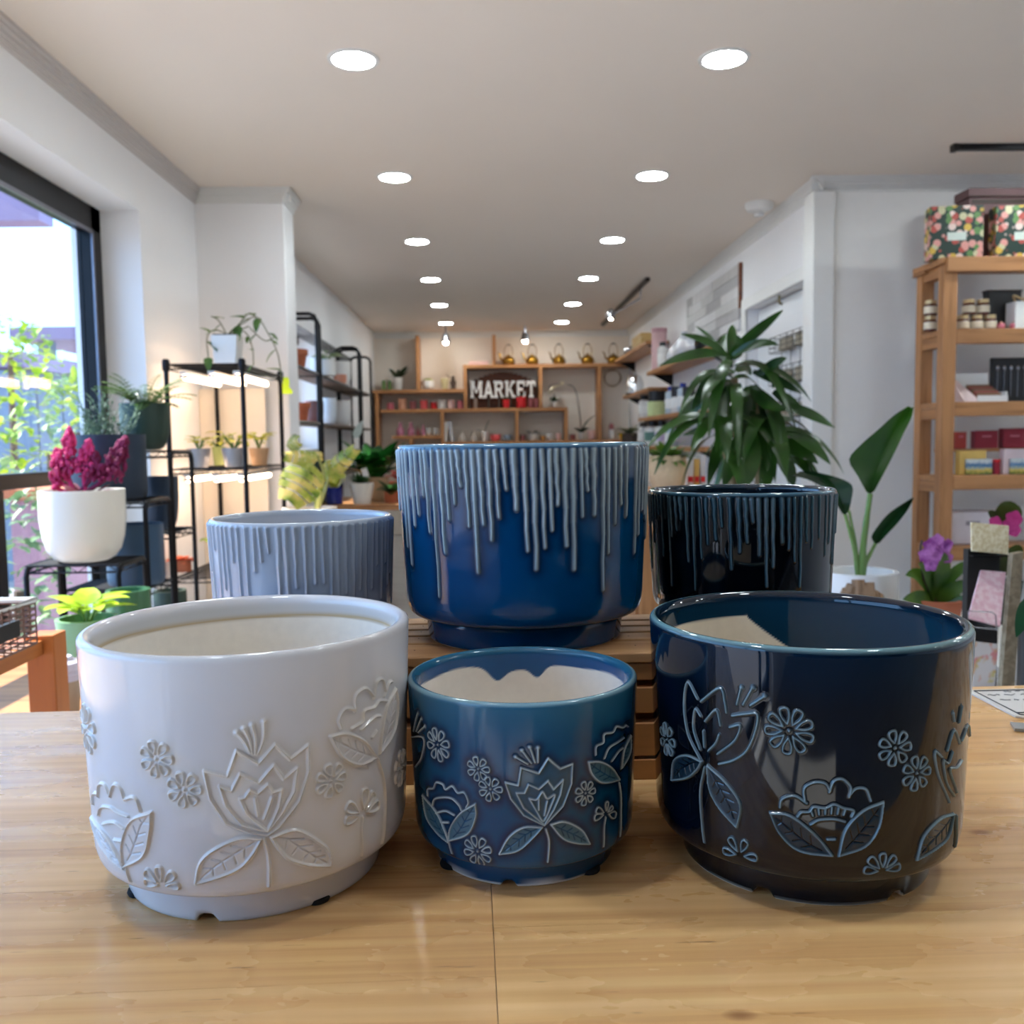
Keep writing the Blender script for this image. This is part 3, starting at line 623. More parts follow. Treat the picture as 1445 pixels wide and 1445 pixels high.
def make_pot(name, label, R, k, cx, cy, z0, mt, st, pads, W, amp, zb, nc=720, nr=230, top_z=.35, groups=None, notch=(0.,), foot=.776, edge_w=.013, zrow=None, padpos=(-.75, .75), drip=False, basef=0., line=None):
    th = thing(name, label, 'plant pot', (cx, cy, z0), groups)
    q = np.linspace(0, 1, nc, endpoint=False); TH = np.interp(q, [0, .1, .9, 1], [-PI, -1.75, 1.75, PI])
    low = [(.80, .205), (.86, .205), (.895, .209), (.916, .222)]
    zz = np.linspace(.235, k - .045, nr)
    wall = [(np.interp(z, [.235, .255, .285, .32, .37, k - .045], [.927, .937, .946, .953, .958, 1.0]), z) for z in zz]
    lip = [(1.0, k - .032), (.997, k - .018), (.988, k - .007), (.974, k), (.957, k - .001), (.938, k - .009), (.926, k - .025), (.92, k - .045)]
    zi = np.linspace(k - .045, .3, 90)[1:]
    inn = [(.92 - .05 * (k - z) / k, z) for z in zi] + [(.84, .24), (.76, .20), (.4, .19), (.002, .19)]
    prof = np.array(low + wall + lip + inn); n0, n1, n2 = len(low), len(low) + len(wall), len(low) + len(wall) + len(lip)
    ridge, groove, pool, pad = relief(TH, prof[n0:n1, 1], st, pads, W)
    nrr = len(prof); full = lambda a: np.vstack([np.zeros((n0, nc)), a, np.zeros((nrr - n1, nc))])
    disp = full(ridge * amp - groove * amp * .45 + pad * amp * .35)
    RR = (prof[:, 0][:, None] + disp) * R; ZR_ = np.repeat(prof[:, 1][:, None], nc, 1) * R
    X = RR * np.sin(TH)[None]; Y = -RR * np.cos(TH)[None]
    idx = np.arange(nrr)[:, None] * np.ones((1, nc)); inner = ((idx >= n2 - 1) * 1.).astype(float)
    ZP = np.repeat(prof[:, 1][:, None], nc, 1)
    bound = np.array([zb(a, k) for a in TH])[None]
    glaze = np.where(idx < n2 - 1, 1., np.clip((ZP - bound) / .012 + .5, 0, 1))
    edge = np.exp(-((np.clip(ZP - (k - .012), -1, 0)) / edge_w) ** 2) * (idx < n2 - 4) * (idx >= n0)
    edge = np.maximum(edge * .8, np.exp(-((ZP - .21) / .012) ** 2) * (idx < n0) * .5)
    lin = np.exp(-((ZP - bound - .012) / .02) ** 2) * (idx >= n2) * (1. if line else 0.)
    zrel = np.clip((ZP - (k - top_z)) / top_z, 0, 1) * (idx < n2)
    grid_obj('body', X, Y, ZR_, dict(ridge=full(ridge), pool=full(pool * (1 - .0 * ridge)), pad=full(np.clip(pad - groove, 0, 1) * (1 - .0)), glaze=glaze, inner=inner * np.clip((k - .03 - ZP) / .05, 0, 1), edge=edge, zrel=zrel, line=lin), mt, th)
    # foot ring with drainage notches
    ncf = 360; TF = np.linspace(-PI, PI, ncf, endpoint=False)
    pf = np.array([(.775, .205), (.795, .19), (.793, .15), (.786, .08), (foot + .004, .03), (foot, .012), (foot - .008, .002), (foot - .02, 0), (.70, 0), (.69, .01), (.68, .2)])
    nt = np.zeros(ncf)
    for a in notch:
        d = np.abs((TF - a + PI) % (2 * PI) - PI); nt = np.maximum(nt, np.clip(1 - (d / .085) ** 4, 0, 1))
    ZF = pf[:, 1][:, None] + np.zeros((1, ncf)); ZF = np.maximum(ZF, .055 * nt[None])
    RF = np.repeat(pf[:, 0][:, None], ncf, 1)
    wav = basef * (.6 + .9 * np.cos(TF * 2 + .6) + .5 * np.sin(5 * TF))
    gl = np.clip((ZF - (.003 + np.clip(wav, 0, 1)[None])) / .008, 0, 1) * (np.arange(len(pf))[:, None] < 7)
    zero = np.zeros_like(ZF)
    grid_obj('foot_ring', RF * R * np.sin(TF), -RF * R * np.cos(TF), ZF * R, dict(ridge=zero, pool=zero + .35 * (not drip), pad=zero, glaze=gl, inner=zero, edge=zero, zrel=zero, line=zero), mt, th)
    for a in padpos:
        q = (cx + foot * R * .93 * math.sin(a), cy - foot * R * .93 * math.cos(a), z0)
        MB().lathe([(0, 0), (.0075, 0), (.008, .0012), (.0075, .0028), (0, .003)], q, 16).build('felt_pad', M_pad, th)
    return th
def both(st, pads, sh):
    f = lambda P: [(p[0] + sh, p[1]) for p in P]
    s2 = st + [(f(P), w, g) for P, w, g in st if max(abs(p[0]) for p in P) < 1.15]
    # wrap round the back
    s2 = s2 + [([(p[0] - 2 * PI, p[1]) for p in P], w, g) for P, w, g in s2 if max(p[0] for p in P) > PI]
    p2 = pads + [(f(P), w) for P, w in pads if max(abs(p[0]) for p in P) < 1.15]
    p2 = p2 + [([(p[0] - 2 * PI, p[1]) for p in P], w) for P, w in p2 if max(p[0] for p in P) > PI]
    return s2, p2
def zb_white(a, k): return k - .155 - .012 * math.sin(a * 2 + .5)
def zb_mid(a, k):
    b = (a % (2 * PI)) - PI
    return k - .15 - .11 * math.exp(-((b - .24) / .11) ** 2) - .10 * math.exp(-((b + .2) / .09) ** 2) - .07 * math.exp(-(b / .36) ** 2) - .01 * math.sin(7 * b)
def zb_dark(a, k):
    b = (a % (2 * PI)) - PI          # 0 at the back, negative towards the right
    if b > .12: return k - .17 - .01 * math.sin(3 * b)
    return max(k - .19 - .62 * (.12 - b) ** .9, .2)
s1, p1 = both(*strokes_of(MOTIF['white']), PI)
g_w = glaze_mat('white_glaze', S(222, 221, 226), S(224, 224, 229), S(218, 215, 214), S(230, 225, 218), S(224, 221, 221), S(246, 238, 226), S(206, 206, 206), S(214, 215, 218), rough=.1)
make_pot('embossed_pot', 'large glossy white planter with raised tulip and leaf flowers, front left on the counter', .0988, 1.567, -.1507, .5652, TABLE, g_w, s1, p1, .0072, .016, zb_white, nc=1250, nr=300, line=S(196, 172, 120), notch=(-.12, 2.0, -2.1), groups=None, padpos=(-.98, .72))
s1, p1 = both(*strokes_of(MOTIF['mid']), PI)
g_m = glaze_mat('blue_crackle_glaze', S(6, 78, 122), S(46, 106, 138), S(4, 28, 62), S(196, 212, 216), S(82, 124, 142), S(250, 242, 232), S(24, 84, 140), S(134, 172, 186), rough=.12)
make_pot('embossed_pot', 'small medium-blue planter with raised flowers, front centre between the white and the navy planter', .0738, 1.567, .0201, .577, TABLE, g_m, s1, p1, .0075, .015, zb_mid, nc=950, nr=240, notch=(-.2, 1.9, -2.3), padpos=(-1.05, .78), basef=.016)
s1, p1 = both(*strokes_of(MOTIF['dark']), PI)
g_d = glaze_mat('navy_glaze', S(2, 9, 24), S(6, 28, 48), S(2, 5, 14), S(134, 160, 170), S(34, 54, 66), S(250, 238, 218), S(16, 54, 78), S(120, 160, 166), rough=.05)
make_pot('embossed_pot', 'large glossy navy black planter with raised peony and flowers, front right on the counter', .097, 1.567, .199, .5624, TABLE, g_d, s1, p1, .0062, .014, zb_dark, nc=1300, nr=300, notch=(-.62, .42, 2.6), padpos=(-1.9, 1.9), basef=.002, edge_w=.006)

def drips(tr, k, step, z_lo, z_hi, top):
    st = []; used = [a for a, _ in tr]
    def one(a, z, dx):
        n = 5; P = [(a - dx * (1 - i / n) +   .0035 * math.sin(3 * i + 40 * a), k - top + (z - k + top) * i / n) for i in range(n + 1)]
        s0 = rnd(.85, 1.2)
        for i in range(n): st.append(([P[i], P[i + 1]], s0 * (1.0 - .10 * i + (.10 if i == n - 1 else 0)), 1.))
    for a, z in tr: one(a, z, .02)
    a = -PI
    while a < PI:
        if all(abs(a - u) > step * .9 for u in used):
            z = k - (k - .3) * rnd(z_lo, z_hi); one(a, z, rnd(-.012, .02))
        a += step * rnd(.85, 1.15)
    return st
zb_n = lambda a, k: k - .3
g_b = glaze_mat('blue_drip_glaze', S(0, 68, 118), S(10, 60, 98), S(1, 22, 54), S(178, 194, 198), S(60, 110, 150), S(224, 206, 190), S(20, 70, 120), S(112, 156, 178), rough=.1)
make_pot('drip_glaze_pot', 'large bright blue planter with pale drip streaks, back centre on the crate', .105, 1.543, .0292, .768, ZR, g_b, drips(DRIPS['blue'], 1.543, .075, .15, .75, .055), [], .0185, .015, zb_n, nc=900, nr=150, top_z=.5, padpos=(2.2, -2.2), drip=True)
g_p = glaze_mat('pale_grey_glaze', S(166, 180, 198), S(174, 186, 202), S(142, 156, 176), S(180, 190, 202), S(180, 190, 206), S(224, 206, 190), S(186, 196, 210), S(206, 216, 226), rough=.1, ridgemix=.6)
make_pot('drip_glaze_pot', 'pale grey-blue planter with drip ridges, back left behind the white planter', .0745, 1.40, -.1556, .757, ZR, g_p, drips([], 1.40, .088, .25, .95, .055), [], .023, .020, zb_n, nc=800, nr=130, padpos=(2.2, -2.2), drip=True)
g_k = glaze_mat('black_teal_drip_glaze', S(3, 6, 14), S(12, 44, 62), S(1, 3, 8), S(74, 108, 122), S(20, 40, 60), S(224, 206, 190), S(8, 26, 44), S(70, 116, 138), rough=.05)
make_pot('drip_glaze_pot', 'near-black planter with teal drip streaks, back right behind the navy planter', .0803, 1.49, .2222, .792, ZR, g_k, drips(DRIPS['dkdrip'], 1.49, .07, .15, .8, .06), [], .0155, .014, zb_n, nc=800, nr=130, top_z=.3, padpos=(2.2, -2.2), drip=True)

# ------------------------------------------------------------------ paper sign lying on the counter at the right
q0 = onz(1378, 976, TABLE); q1 = onz(1392, 1020, TABLE)
sg = thing('counter_sign', 'flat white paper sign with cut corners and thin black lines on the counter, far right', 'sign', (q0[0] + .1, (q0[1] + q1[1]) / 2, TABLE))
ya, yb = q1[1], q0[1]; xa = q0[0] - .012; c_ = .022; xb = xa + .27
def octa(i, z):
    return [(xa + c_ + i * .4, ya + i, z), (xb - c_ - i * .4, ya + i, z), (xb - i, ya + c_ * .55 + i * .4, z), (xb - i, yb - i, z), (xa + i, yb - i, z), (xa + i, ya + c_ * .55 + i * .4, z)]
m = MB(); A = octa(0, TABLE + .0004); B = octa(0, TABLE + .0022); m.add(A + B, [tuple(range(5, -1, -1)), tuple(range(6, 12))] + [(i, (i + 1) % 6, 6 + (i + 1) % 6, 6 + i) for i in range(6)])
m.build('card', M_paper, sg, smooth=False)
m = MB(); P = octa(.006, TABLE + .0026); m.tube(P + [P[0]], .0007, 5)
m.tube([(xa + .006, ya + .020, TABLE + .0026), (xb - .006, ya + .020, TABLE + .0026)], .0007, 5)
m.build('border_line', mat('ink', S(52, 56, 64), .6), sg)
m = MB()
for r_, (y, x0, x1, w) in enumerate(((yb - .010, .035, .20, .002), (yb - .021, .012, .22, .002), (yb - .030, .065, .15, .0018), (yb - .039, .015, .2, .0016), (ya + .013, .06, .17, .0035))):
    x = xa + x0
    while x < xa + x1:
        l = rnd(.004, .012); pts = [(x + l * i / 5, y + rnd(-w, w), TABLE + .0025) for i in range(6)]; m.tube(pts, .00045, 4); x += l + rnd(.002, .006)
o = m.build('handwriting', mat('ink_grey', S(120, 124, 130), .6), sg)
tl = thing('counter_tile', 'small grey glossy slip on the counter below the paper sign', 'tile', onz(1440, 1034, TABLE))
q = onz(1432, 1031, TABLE); MB().box(q[0], q[0] + .05, q[1] - .012, q[1] + .008, TABLE + .0004, TABLE + .003, rz=-.35).build('slip', mat('grey_gloss', S(150, 158, 164), .15), tl)
# ------------------------------------------------------------------ generic plant and pot builders
def soil(c, r, th, n=20):
    MB().lathe([(0, .0), (r, -.004)][::-1], c, n).build('soil', M_soil, th)
def upot(c, R, h, style='u', t_=.012):
    """profile of an ordinary planter, open at the top"""
    m = MB()
    if style == 'u': pr = [(0, 0), (R * .55, 0), (R * .72, h * .05), (R * .86, h * .16), (R * .95, h * .34), (R, h * .6), (R, h), (R - t_, h), (R - t_, h * .86), (0, h * .84)]
    elif style == 'cone': pr = [(0, 0), (R * .68, 0), (R * .72, h * .03), (R, h), (R - t_, h), (R - t_ * 1.2, h * .86), (0, h * .84)]
    elif style == 'cyl': pr = [(0, 0), (R * .93, 0), (R * .98, h * .04), (R, h * .12), (R, h), (R - t_, h), (R - t_, h * .86), (0, h * .84)]
    elif style == 'rim': pr = [(0, 0), (R * .62, 0), (R * .86, h * .72), (R, h * .72), (R, h), (R - t_, h), (R - t_, h * .86), (0, h * .84)]
    else: pr = [(0, 0), (R * .5, 0), (R * .8, h * .2), (R, h * .55), (R * .9, h * .9), (R * .85, h), (R * .85 - t_, h), (R * .8 - t_, h * .86), (0, h * .84)]
    return m.lathe(pr, c, 36)
def tuft(m, c, n, L, W, spread=1., droop=.9, shape='lance', zmin=.25, zmax=1.2, r0=.02, seg=6, fold=.2):
    for i in range(n):
        a = 2 * PI * (i / n) + rnd(-.3, .3); e = rnd(zmin, zmax); rr = rnd(0, r0)
        d = (math.cos(a) * spread, math.sin(a) * spread, e)
        m.leaf((c[0] + rr * math.cos(a), c[1] + rr * math.sin(a), c[2]), d, L * rnd(.7, 1.15), W * rnd(.75, 1.15), droop * rnd(.6, 1.3), n=seg, shape=shape, fold=fold)
def stalked(m, ms, c, n, L, stalk, W, spread=.8, shape='heart', droop=.7, zmin=.5, zmax=1.4, r=.003):
    for i in range(n):
        a = 2 * PI * (i * .382) + rnd(-.3, .3); e = rnd(zmin, zmax); s = stalk * rnd(.6, 1.1)
        d = unit((math.cos(a) * spread, math.sin(a) * spread, e))
        p = np.array(c) + d * s; ms.tube([c, np.array(c) + d * s * .5 + np.array([0, 0, s * .06]), p], r, 5, cap=False)
        m.leaf(p, (d[0], d[1], d[2] * .25), L * rnd(.7, 1.15), W * rnd(.75, 1.1), droop, n=6, shape=shape)
def potted(name, label, px, pyb, y, R, h, style, pm, kind, lm, group=None, zb=None, cat='potted plant', **kw):
    q = at(px, pyb, y); z = q[2] if zb is None else zb
    c = (q[0], y, z); th = thing(name, label, cat, c, group)
    upot(c, R, h, style, min(.012, R * .14)).build('pot', pm, th)
    top = (c[0], c[1], c[2] + h * .86)
    soil(top, R * .86, th)
    m = MB(); ms = MB(); g = (c[0], c[1], top[2])
    if kind == 'tuft': tuft(m, g, **kw)
    elif kind == 'stalk': stalked(m, ms, g, **kw)
    if m.v: m.build('foliage', lm, th)
    if ms.v: ms.build('stem', mat('green_stem', S(92, 124, 60), .5), th)
    return th, c
M_navy = mat('navy_matte', S(26, 44, 64), .5, var=.08)
M_slate = mat('slate_blue_matte', S(44, 72, 98), .45, var=.08)
M_dgreen = mat('dark_green_matte', S(40, 62, 52), .5, var=.08)
M_sage = mat('sage_green_matte', S(120, 160, 122), .4, var=.05)

# ------------------------------------------------------------------ stepped black plant stands on the left
def wire_shelf(m, x0, x1, y0, y1, z, pitch=.022, r=.0022, along='x'):
    m.tube([(x0, y0, z), (x1, y0, z), (x1, y1, z), (x0, y1, z), (x0, y0, z)], r * 1.9, 6)
    m.tube([(x0, y0, z - .022), (x1, y0, z - .022), (x1, y1, z - .022), (x0, y1, z - .022), (x0, y0, z - .022)], r * 1.6, 5)
    k = int((x1 - x0) / pitch) if along == 'y' else int((y1 - y0) / pitch)
    for i in range(1, k):
        if along == 'y': xx = x0 + (x1 - x0) * i / k; m.tube([(xx, y0, z + r), (xx, y1, z + r)], r, 4, cap=False)
        else: yy = y0 + (y1 - y0) * i / k; m.tube([(x0, yy, z + r), (x1, yy, z + r)], r, 4, cap=False)
    for a, b in (((x0, y0), (x1, y0)), ((x1, y0), (x1, y1))):
        L = math.hypot(b[0] - a[0], b[1] - a[1]); kk = max(4, int(L / .03)); 
        m.tube([(a[0] + (b[0] - a[0]) * i / kk, a[1] + (b[1] - a[1]) * i / kk, z - (.022 if i % 2 else 0)) for i in range(kk + 1)], r * .8, 4, cap=False)
XL, XR = -1.475, -1.185
def stand(label, y0, y1, ztop, shelves, name='plant_stand'):
    th = thing(name, label, 'plant stand', ((XL + XR) / 2, (y0 + y1) / 2, 0), 'stepped plant stands')
    for x in (XL, XR):
        r = .03
        MB().tube([(x, y0, 0), (x, y0, ztop - r), (x, y0 + r * .3, ztop - r * .3), (x, y0 + r, ztop), (x, y1 - r, ztop), (x, y1 - r * .3, ztop - r * .3), (x, y1, ztop - r), (x, y1, 0)], .009, 8).build('side_frame', M_black, th)
    for z in shelves:
        m = MB(); wire_shelf(m, XL, XR, y0 + .004, y1 - .004, z); m.build('wire_shelf', M_black, th)
    return th
stand('low black wire plant stand under the white pot of magenta plumes', 2.90, 3.125, .806, (.809, .35))
stand('middle black wire plant stand carrying the broad navy pot', 3.15, 3.39, .995, (.998, .69, .3))
stand('tallest black wire plant stand carrying the green fern pot, farthest of the stepped stands', 3.42, 3.66, 1.163, (1.166, .86, .5))
# white pot with magenta plumes
M_plume = leafmat('magenta_plume', S(150, 20, 80), S(226, 60, 130), .7)
M_plume2 = leafmat('dark_plume', S(92, 10, 52), S(140, 26, 84), .7)
M_whp = mat('warm_white_pot', S(222, 218, 210), .28, var=.02)
q = at(116, 700, 3.0); c = (q[0], 3.0, .815)
th = thing('potted_celosia', 'white rounded pot of magenta plume flowers on the low black stand by the window', 'potted plant', c)
upot(c, .131, .232, 'u').build('pot', M_whp, th); soil((c[0], c[1], c[2] + .2), .115, th)
def plume(px0, py0, px1, py1, w, m_, n=190, y=3.0):
    a = at(px0, py0, y); b = at(px1, py1, y); m = MB()
    m.tube([(c[0] + rnd(-.03, .03), y, c[2] + .2), a, b], [.008, .007, .002], 6)
    for i in range(n):
        t = random.random() ** .8; r = w * (1 - t) ** .6 * math.sqrt(random.random()) ; an = rnd(0, 2 * PI); d = unit(b - a); u = unit(np.cross(d, (0, 1, .2))); v = np.cross(d, u)
        p = a + (b - a) * t + rnd(.7, 1.45) * r * (math.cos(an) * u + math.sin(an) * v)
        m.ball(p, rnd(.004, .0095), 1, 1, rnd(.8, 1.6), 6)
    m.build('flower_plume', m_, th)
plume(96, 672, 98, 604, .038, M_plume, 240); plume(118, 668, 126, 622, .034, M_plume, 200); plume(84, 680, 80, 634, .03, M_plume, 150); plume(150, 676, 178, 618, .042, M_plume2, 260); plume(128, 676, 136, 640, .035, M_plume2, 180); plume(82, 690, 76, 668, .018, M_plume, 70)
m = MB(); tuft(m, (c[0], c[1], c[2] + .2), 12, .09, .03, .8, .5, 'oval', .4, 1.2, .06); m.build('foliage', leafmat('purple_leaf', S(74, 24, 44), S(110, 40, 60)), th)
# broad navy pot with a feathery grey green plant, green fern pot, lower pots
q = at(155, 700, 3.27); c = (q[0], 3.27, 1.004)
th = thing('potted_rosemary', 'broad navy pot with feathery grey green sprigs, behind the magenta plumes', 'potted plant', c)
upot(c, .128, .225, 'cyl').build('pot', M_navy, th); soil((c[0], c[1], c[2] + .19), .11, th)
m = MB()
for i in range(26):
    a = rnd(0, 2 * PI); p0 = np.array([c[0] + rnd(-.07, .07), c[1] + rnd(-.06, .06), c[2] + .19]); d = unit((math.cos(a) * .7, math.sin(a) * .4, rnd(.7, 1.5))); L = rnd(.1, .2)
    m.tube([p0, p0 + d * L], [.0025, .001], 4)
    for j in range(14):
        b = rnd(0, 2 * PI); m.leaf(p0 + d * L * (j + 1) / 14, (math.cos(b), math.sin(b), .7), .03, .007, .2, n=2)
m.build('foliage', leafmat('grey_green_leaf', S(62, 88, 74), S(104, 130, 108), .6), th)
q = at(206, 632, 3.54); c = (q[0], 3.54, 1.172)
th = thing('potted_fern', 'dark green pot with a fern on the tallest black stand', 'potted plant', c)
upot(c, .09, .178, 'u').build('pot', M_dgreen, th); soil((c[0], c[1], c[2] + .15), .077, th)
m = MB()
for i in range(34):
    a = 2 * PI * i / 34 + rnd(-.2, .2); d = unit((math.cos(a), math.sin(a), rnd(.5, 2.2))); L = rnd(.11, .2); p = np.array([c[0] + .02 * math.cos(a), c[1] + .02 * math.sin(a), c[2] + .155]); side = unit(np.cross(d, (0, 0, 1))); dd = d.copy()
    for j in range(11):
        t = j / 11; p2 = p + dd * L / 11; m.tube([p, p2], .0016, 4, cap=False)
        for sg in (-1, 1): m.leaf(p2, side * sg + dd * .5, .036 * math.sin(PI * (.18 + .8 * t)), .012, .25, n=2)
        dd = unit(dd + np.array([0, 0, -.11])); p = p2
m.build('foliage', leafmat('fern_leaf', S(48, 84, 26), S(96, 130, 46)), th)
for nm, lab, px, y, z, R, h, st, mm in (
    ('plant_pot', 'empty dark navy planter on the lower shelf of the tallest stand', 229, 3.54, .865, .066, .205, 'u', M_navy),
    ('plant_pot', 'empty slate blue planter on the lower shelf of the middle stand', 190, 3.27, .695, .098, .215, 'cyl', M_slate),
    ('plant_pot', 'small dark green planter at the foot of the tallest black stand', 236, 3.54, .505, .062, .12, 'cyl', M_dgreen)):
    q = at(px, 750, y); c = (q[0], y, z); th = thing(nm, lab, 'plant pot', c); upot(c, R, h, st).build('pot', mm, th)
    MB().lathe([(R - .014, h - .012), (R - .02, h - .012)], c, 24)
# bench with sage pot, second green pot, lidded tub
bn = thing('display_bench', 'low wooden bench by the window holding the sage green pots', 'bench', (-1.2, 2.45, 0))
MB().box(-1.56, -.86, 2.22, 2.78, .50, .53).build('bench_top', M_pine, bn, bevel=.003)
for x, y in ((-1.54, 2.24), (-.92, 2.24), (-1.54, 2.72), (-.92, 2.72)): MB().box(x, x + .04, y, y + .04, 0, .50).build('leg', M_pinez, bn)
th, c = potted('potted_philodendron', 'sage green pot with glowing lime heart leaves, in front of the black stand', 126, 940, 2.42, .078, .202, 'cone', M_sage, 'stalk', M_lime, zb=.53, n=11, L=.10, stalk=.07, W=.09, spread=.6, droop=.5, zmin=.7, zmax=1.6)
q = at(172, 900, 2.62); c = (q[0], 2.68, .53); th = thing('plant_pot', 'green glazed pot behind the lime-leaved plant', 'plant pot', c); upot(c, .062, .235, 'cyl').build('pot', mat('bottle_green_glaze', S(70, 112, 82), .2), th)
q = at(92, 990, 1.85); zz = at(92, 1003, 1.85)[2]
tb = thing('storage_stool', 'small low stool behind the counter edge carrying the cream tub', 'stool', (q[0], 1.85, 0))
MB().lathe([(0, .0), (.1, 0), (.1, .02), (0, .02)], (q[0], 1.85, zz - .03), 28).build('seat', M_pine, tb)
for i in range(3): a = 2 * PI * i / 3; MB().tube([(q[0] + .07 * math.cos(a), 1.85 + .07 * math.sin(a), zz - .03), (q[0] + .09 * math.cos(a), 1.85 + .09 * math.sin(a), 0)], .012).build('leg', M_pinez, tb)
tub = thing('lidded_tub', 'cream tub with stacked white lids behind the orange wooden post', 'tub', (q[0], 1.85, zz - .01))
MB().lathe([(0, 0), (.026, 0), (.031, .075), (0, .075)], (q[0], 1.85, zz - .01), 28).build('tub_body', mat('cream_tub', S(176, 160, 138), .5), tub)
m = MB(); m.lathe([(0, .0755), (.034, .0755), (.034, .088), (.032, .09), (.032, .094), (.034, .096), (.034, .112), (.02, .118), (.016, .124), (0, .124)], (q[0], 1.85, zz - .01), 28); m.build('lid', mat('lilac_white_lid', S(206, 204, 222), .4), tub)

# ------------------------------------------------------------------ orange wooden side table with a basket
M_or = wood('orange_pine', S(190, 112, 52), S(150, 78, 30), 2, .45)
M_ory = wood('orange_pine_rail', S(190, 116, 58), S(150, 80, 32), 1, .45)
q = at(59, 897, 1.5); zt = q[2]; xr = at(78, 950, 1.5)[0]
st = thing('side_table', 'orange pine side table, its corner post rising behind the counter at the left', 'table', (xr - .3, 1.25, 0))
MB().box(xr - .046, xr, 1.5, 1.546, 0, zt).build('leg', M_or, st, bevel=.002)
MB().box(xr - .60, xr - .555, 1.5, 1.545, 0, zt).build('leg', M_or, st, bevel=.002)
MB().box(xr - .046, xr, .95, .995, 0, zt).build('leg', M_or, st, bevel=.002); MB().box(xr - .60, xr - .555, .95, .995, 0, zt).build('leg', M_or, st, bevel=.002)
MB().box(xr - .040, xr - .018, .996, 1.499, zt - .032, zt - .008).build('rail', M_ory, st); MB().box(xr - .59, xr - .57, .996, 1.499, zt - .032, zt - .008).build('rail', M_ory, st)
MB().box(xr - .565, xr - .041, .96, 1.54, zt - .03, zt - .012).build('tabletop', M_ory, st, bevel=.002)
bz = zt - .0070; bx1 = at(31, 850, 1.42)[0]
bk = thing('wire_basket', 'wire basket with white rim and a black label on the orange side table', 'basket', (bx1 - .14, 1.34, bz))
m = MB(); H_ = .074; x0, x1, y0, y1 = bx1 - .27, bx1, 1.24, 1.46
for i in range(8):
    z = bz + .004 + H_ * i / 8; m.tube([(x0, y0, z), (x1, y0, z), (x1, y1, z), (x0, y1, z), (x0, y0, z)], .0018, 4)
for i in range(15): xx = x0 + (x1 - x0) * i / 14; m.tube([(xx, y0, bz + H_), (xx, y0, bz + .003), (xx, y1, bz + .003), (xx, y1, bz + H_)], .0015, 4)
for i in range(12): yy = y0 + (y1 - y0) * i / 11; m.tube([(x0, yy, bz + H_), (x0, yy, bz + .003), (x1, yy, bz + .003), (x1, yy, bz + H_)], .0015, 4)
m.build('wire_mesh', mat('rose_wire', S(120, 92, 82), .5, .4), bk)
MB().tube([(x0, y0, bz + H_), (x1, y0, bz + H_), (x1, y1, bz + H_), (x0, y1, bz + H_), (x0, y0, bz + H_)], .005, 6).build('rim', M_white, bk)
MB().box(x1 - .004, x1 + .005, 1.3, 1.40, bz + .028, bz + .053).build('label_plate', mat('black_label', S(16, 14, 14), .5), bk)
for i in range(10):
    p = (rnd(x0 + .04, x1 - .04), rnd(y0 + .04, y1 - .04), bz + .024)
    tag(MB().ball(p, .022, 1, 1, .9, 10).build('wrapped_soap', mat('wrapped_white', S(214, 214, 216), .4, var=.1)), 'pale wrapped ball inside the wire basket at the left', 'soap', 'wrapped balls in the wire basket')

# ------------------------------------------------------------------ wire rack with grow lights
xa, xb, ya, yb = at(236, 560, 4.3)[0], at(343, 560, 4.3)[0], 4.3, 5.08
rk = thing('grow_rack', 'black wire rack with warm grow lights between the window and the pier', 'shelving rack', ((xa + xb) / 2, 4.7, 0))
for x in (xa, xb):
    for y in (ya, yb):
        m = MB(); m.tube([(x, y, 0), (x, y, 1.575)], .0115, 10); m.lathe([(.0115, 0), (.018, .012), (.018, .05), (.012, .06)], (x, y, 1.53), 12); m.build('post', M_black, rk)
Z1, Z2, Z3 = 1.565, 1.075, .56
for z in (Z1, Z2, Z3):
    m = MB(); wire_shelf(m, xa, xb, ya, yb, z, .04, .0022); m.build('wire_shelf', M_black, rk)
M_tube = emis('grow_tube', (1.0, .66, .40), 6.5)
for z in (Z1, Z2):
    for i, f in enumerate((.14, .52, .86)):
        x = xa + (xb - xa) * f
        gt = thing('grow_tube', '%s warm glowing tube lamp under the %s shelf of the wire rack' % (('left', 'middle', 'right')[i], 'top' if z == Z1 else 'second'), 'tube lamp', (x, 4.7, z - .03), 'grow tubes on the rack')
        MB().tube([(x, ya + .1, z - .052), (x, yb - .12, z - .052)], .0135, 10).build('tube', M_tube, gt)
        MB().box(x - .016, x + .016, ya + .08, yb - .1, z - .038, z - .025).build('housing', M_trim, gt)
        MB().lathe([(0, 0), (.021, 0), (.021, .012), (0, .012)], (x + .006, ya + .085, z - .056), 14).build('end_cap', M_chrome, gt)
bp = tag(MB().box(-1.598, -1.235, 5.11, 5.125, .3, 1.50).build('reflector_panel', mat('warm_white_board', S(232, 222, 208), .7, var=.02)), 'plain white board standing at the far end of the lit wire rack', 'board')
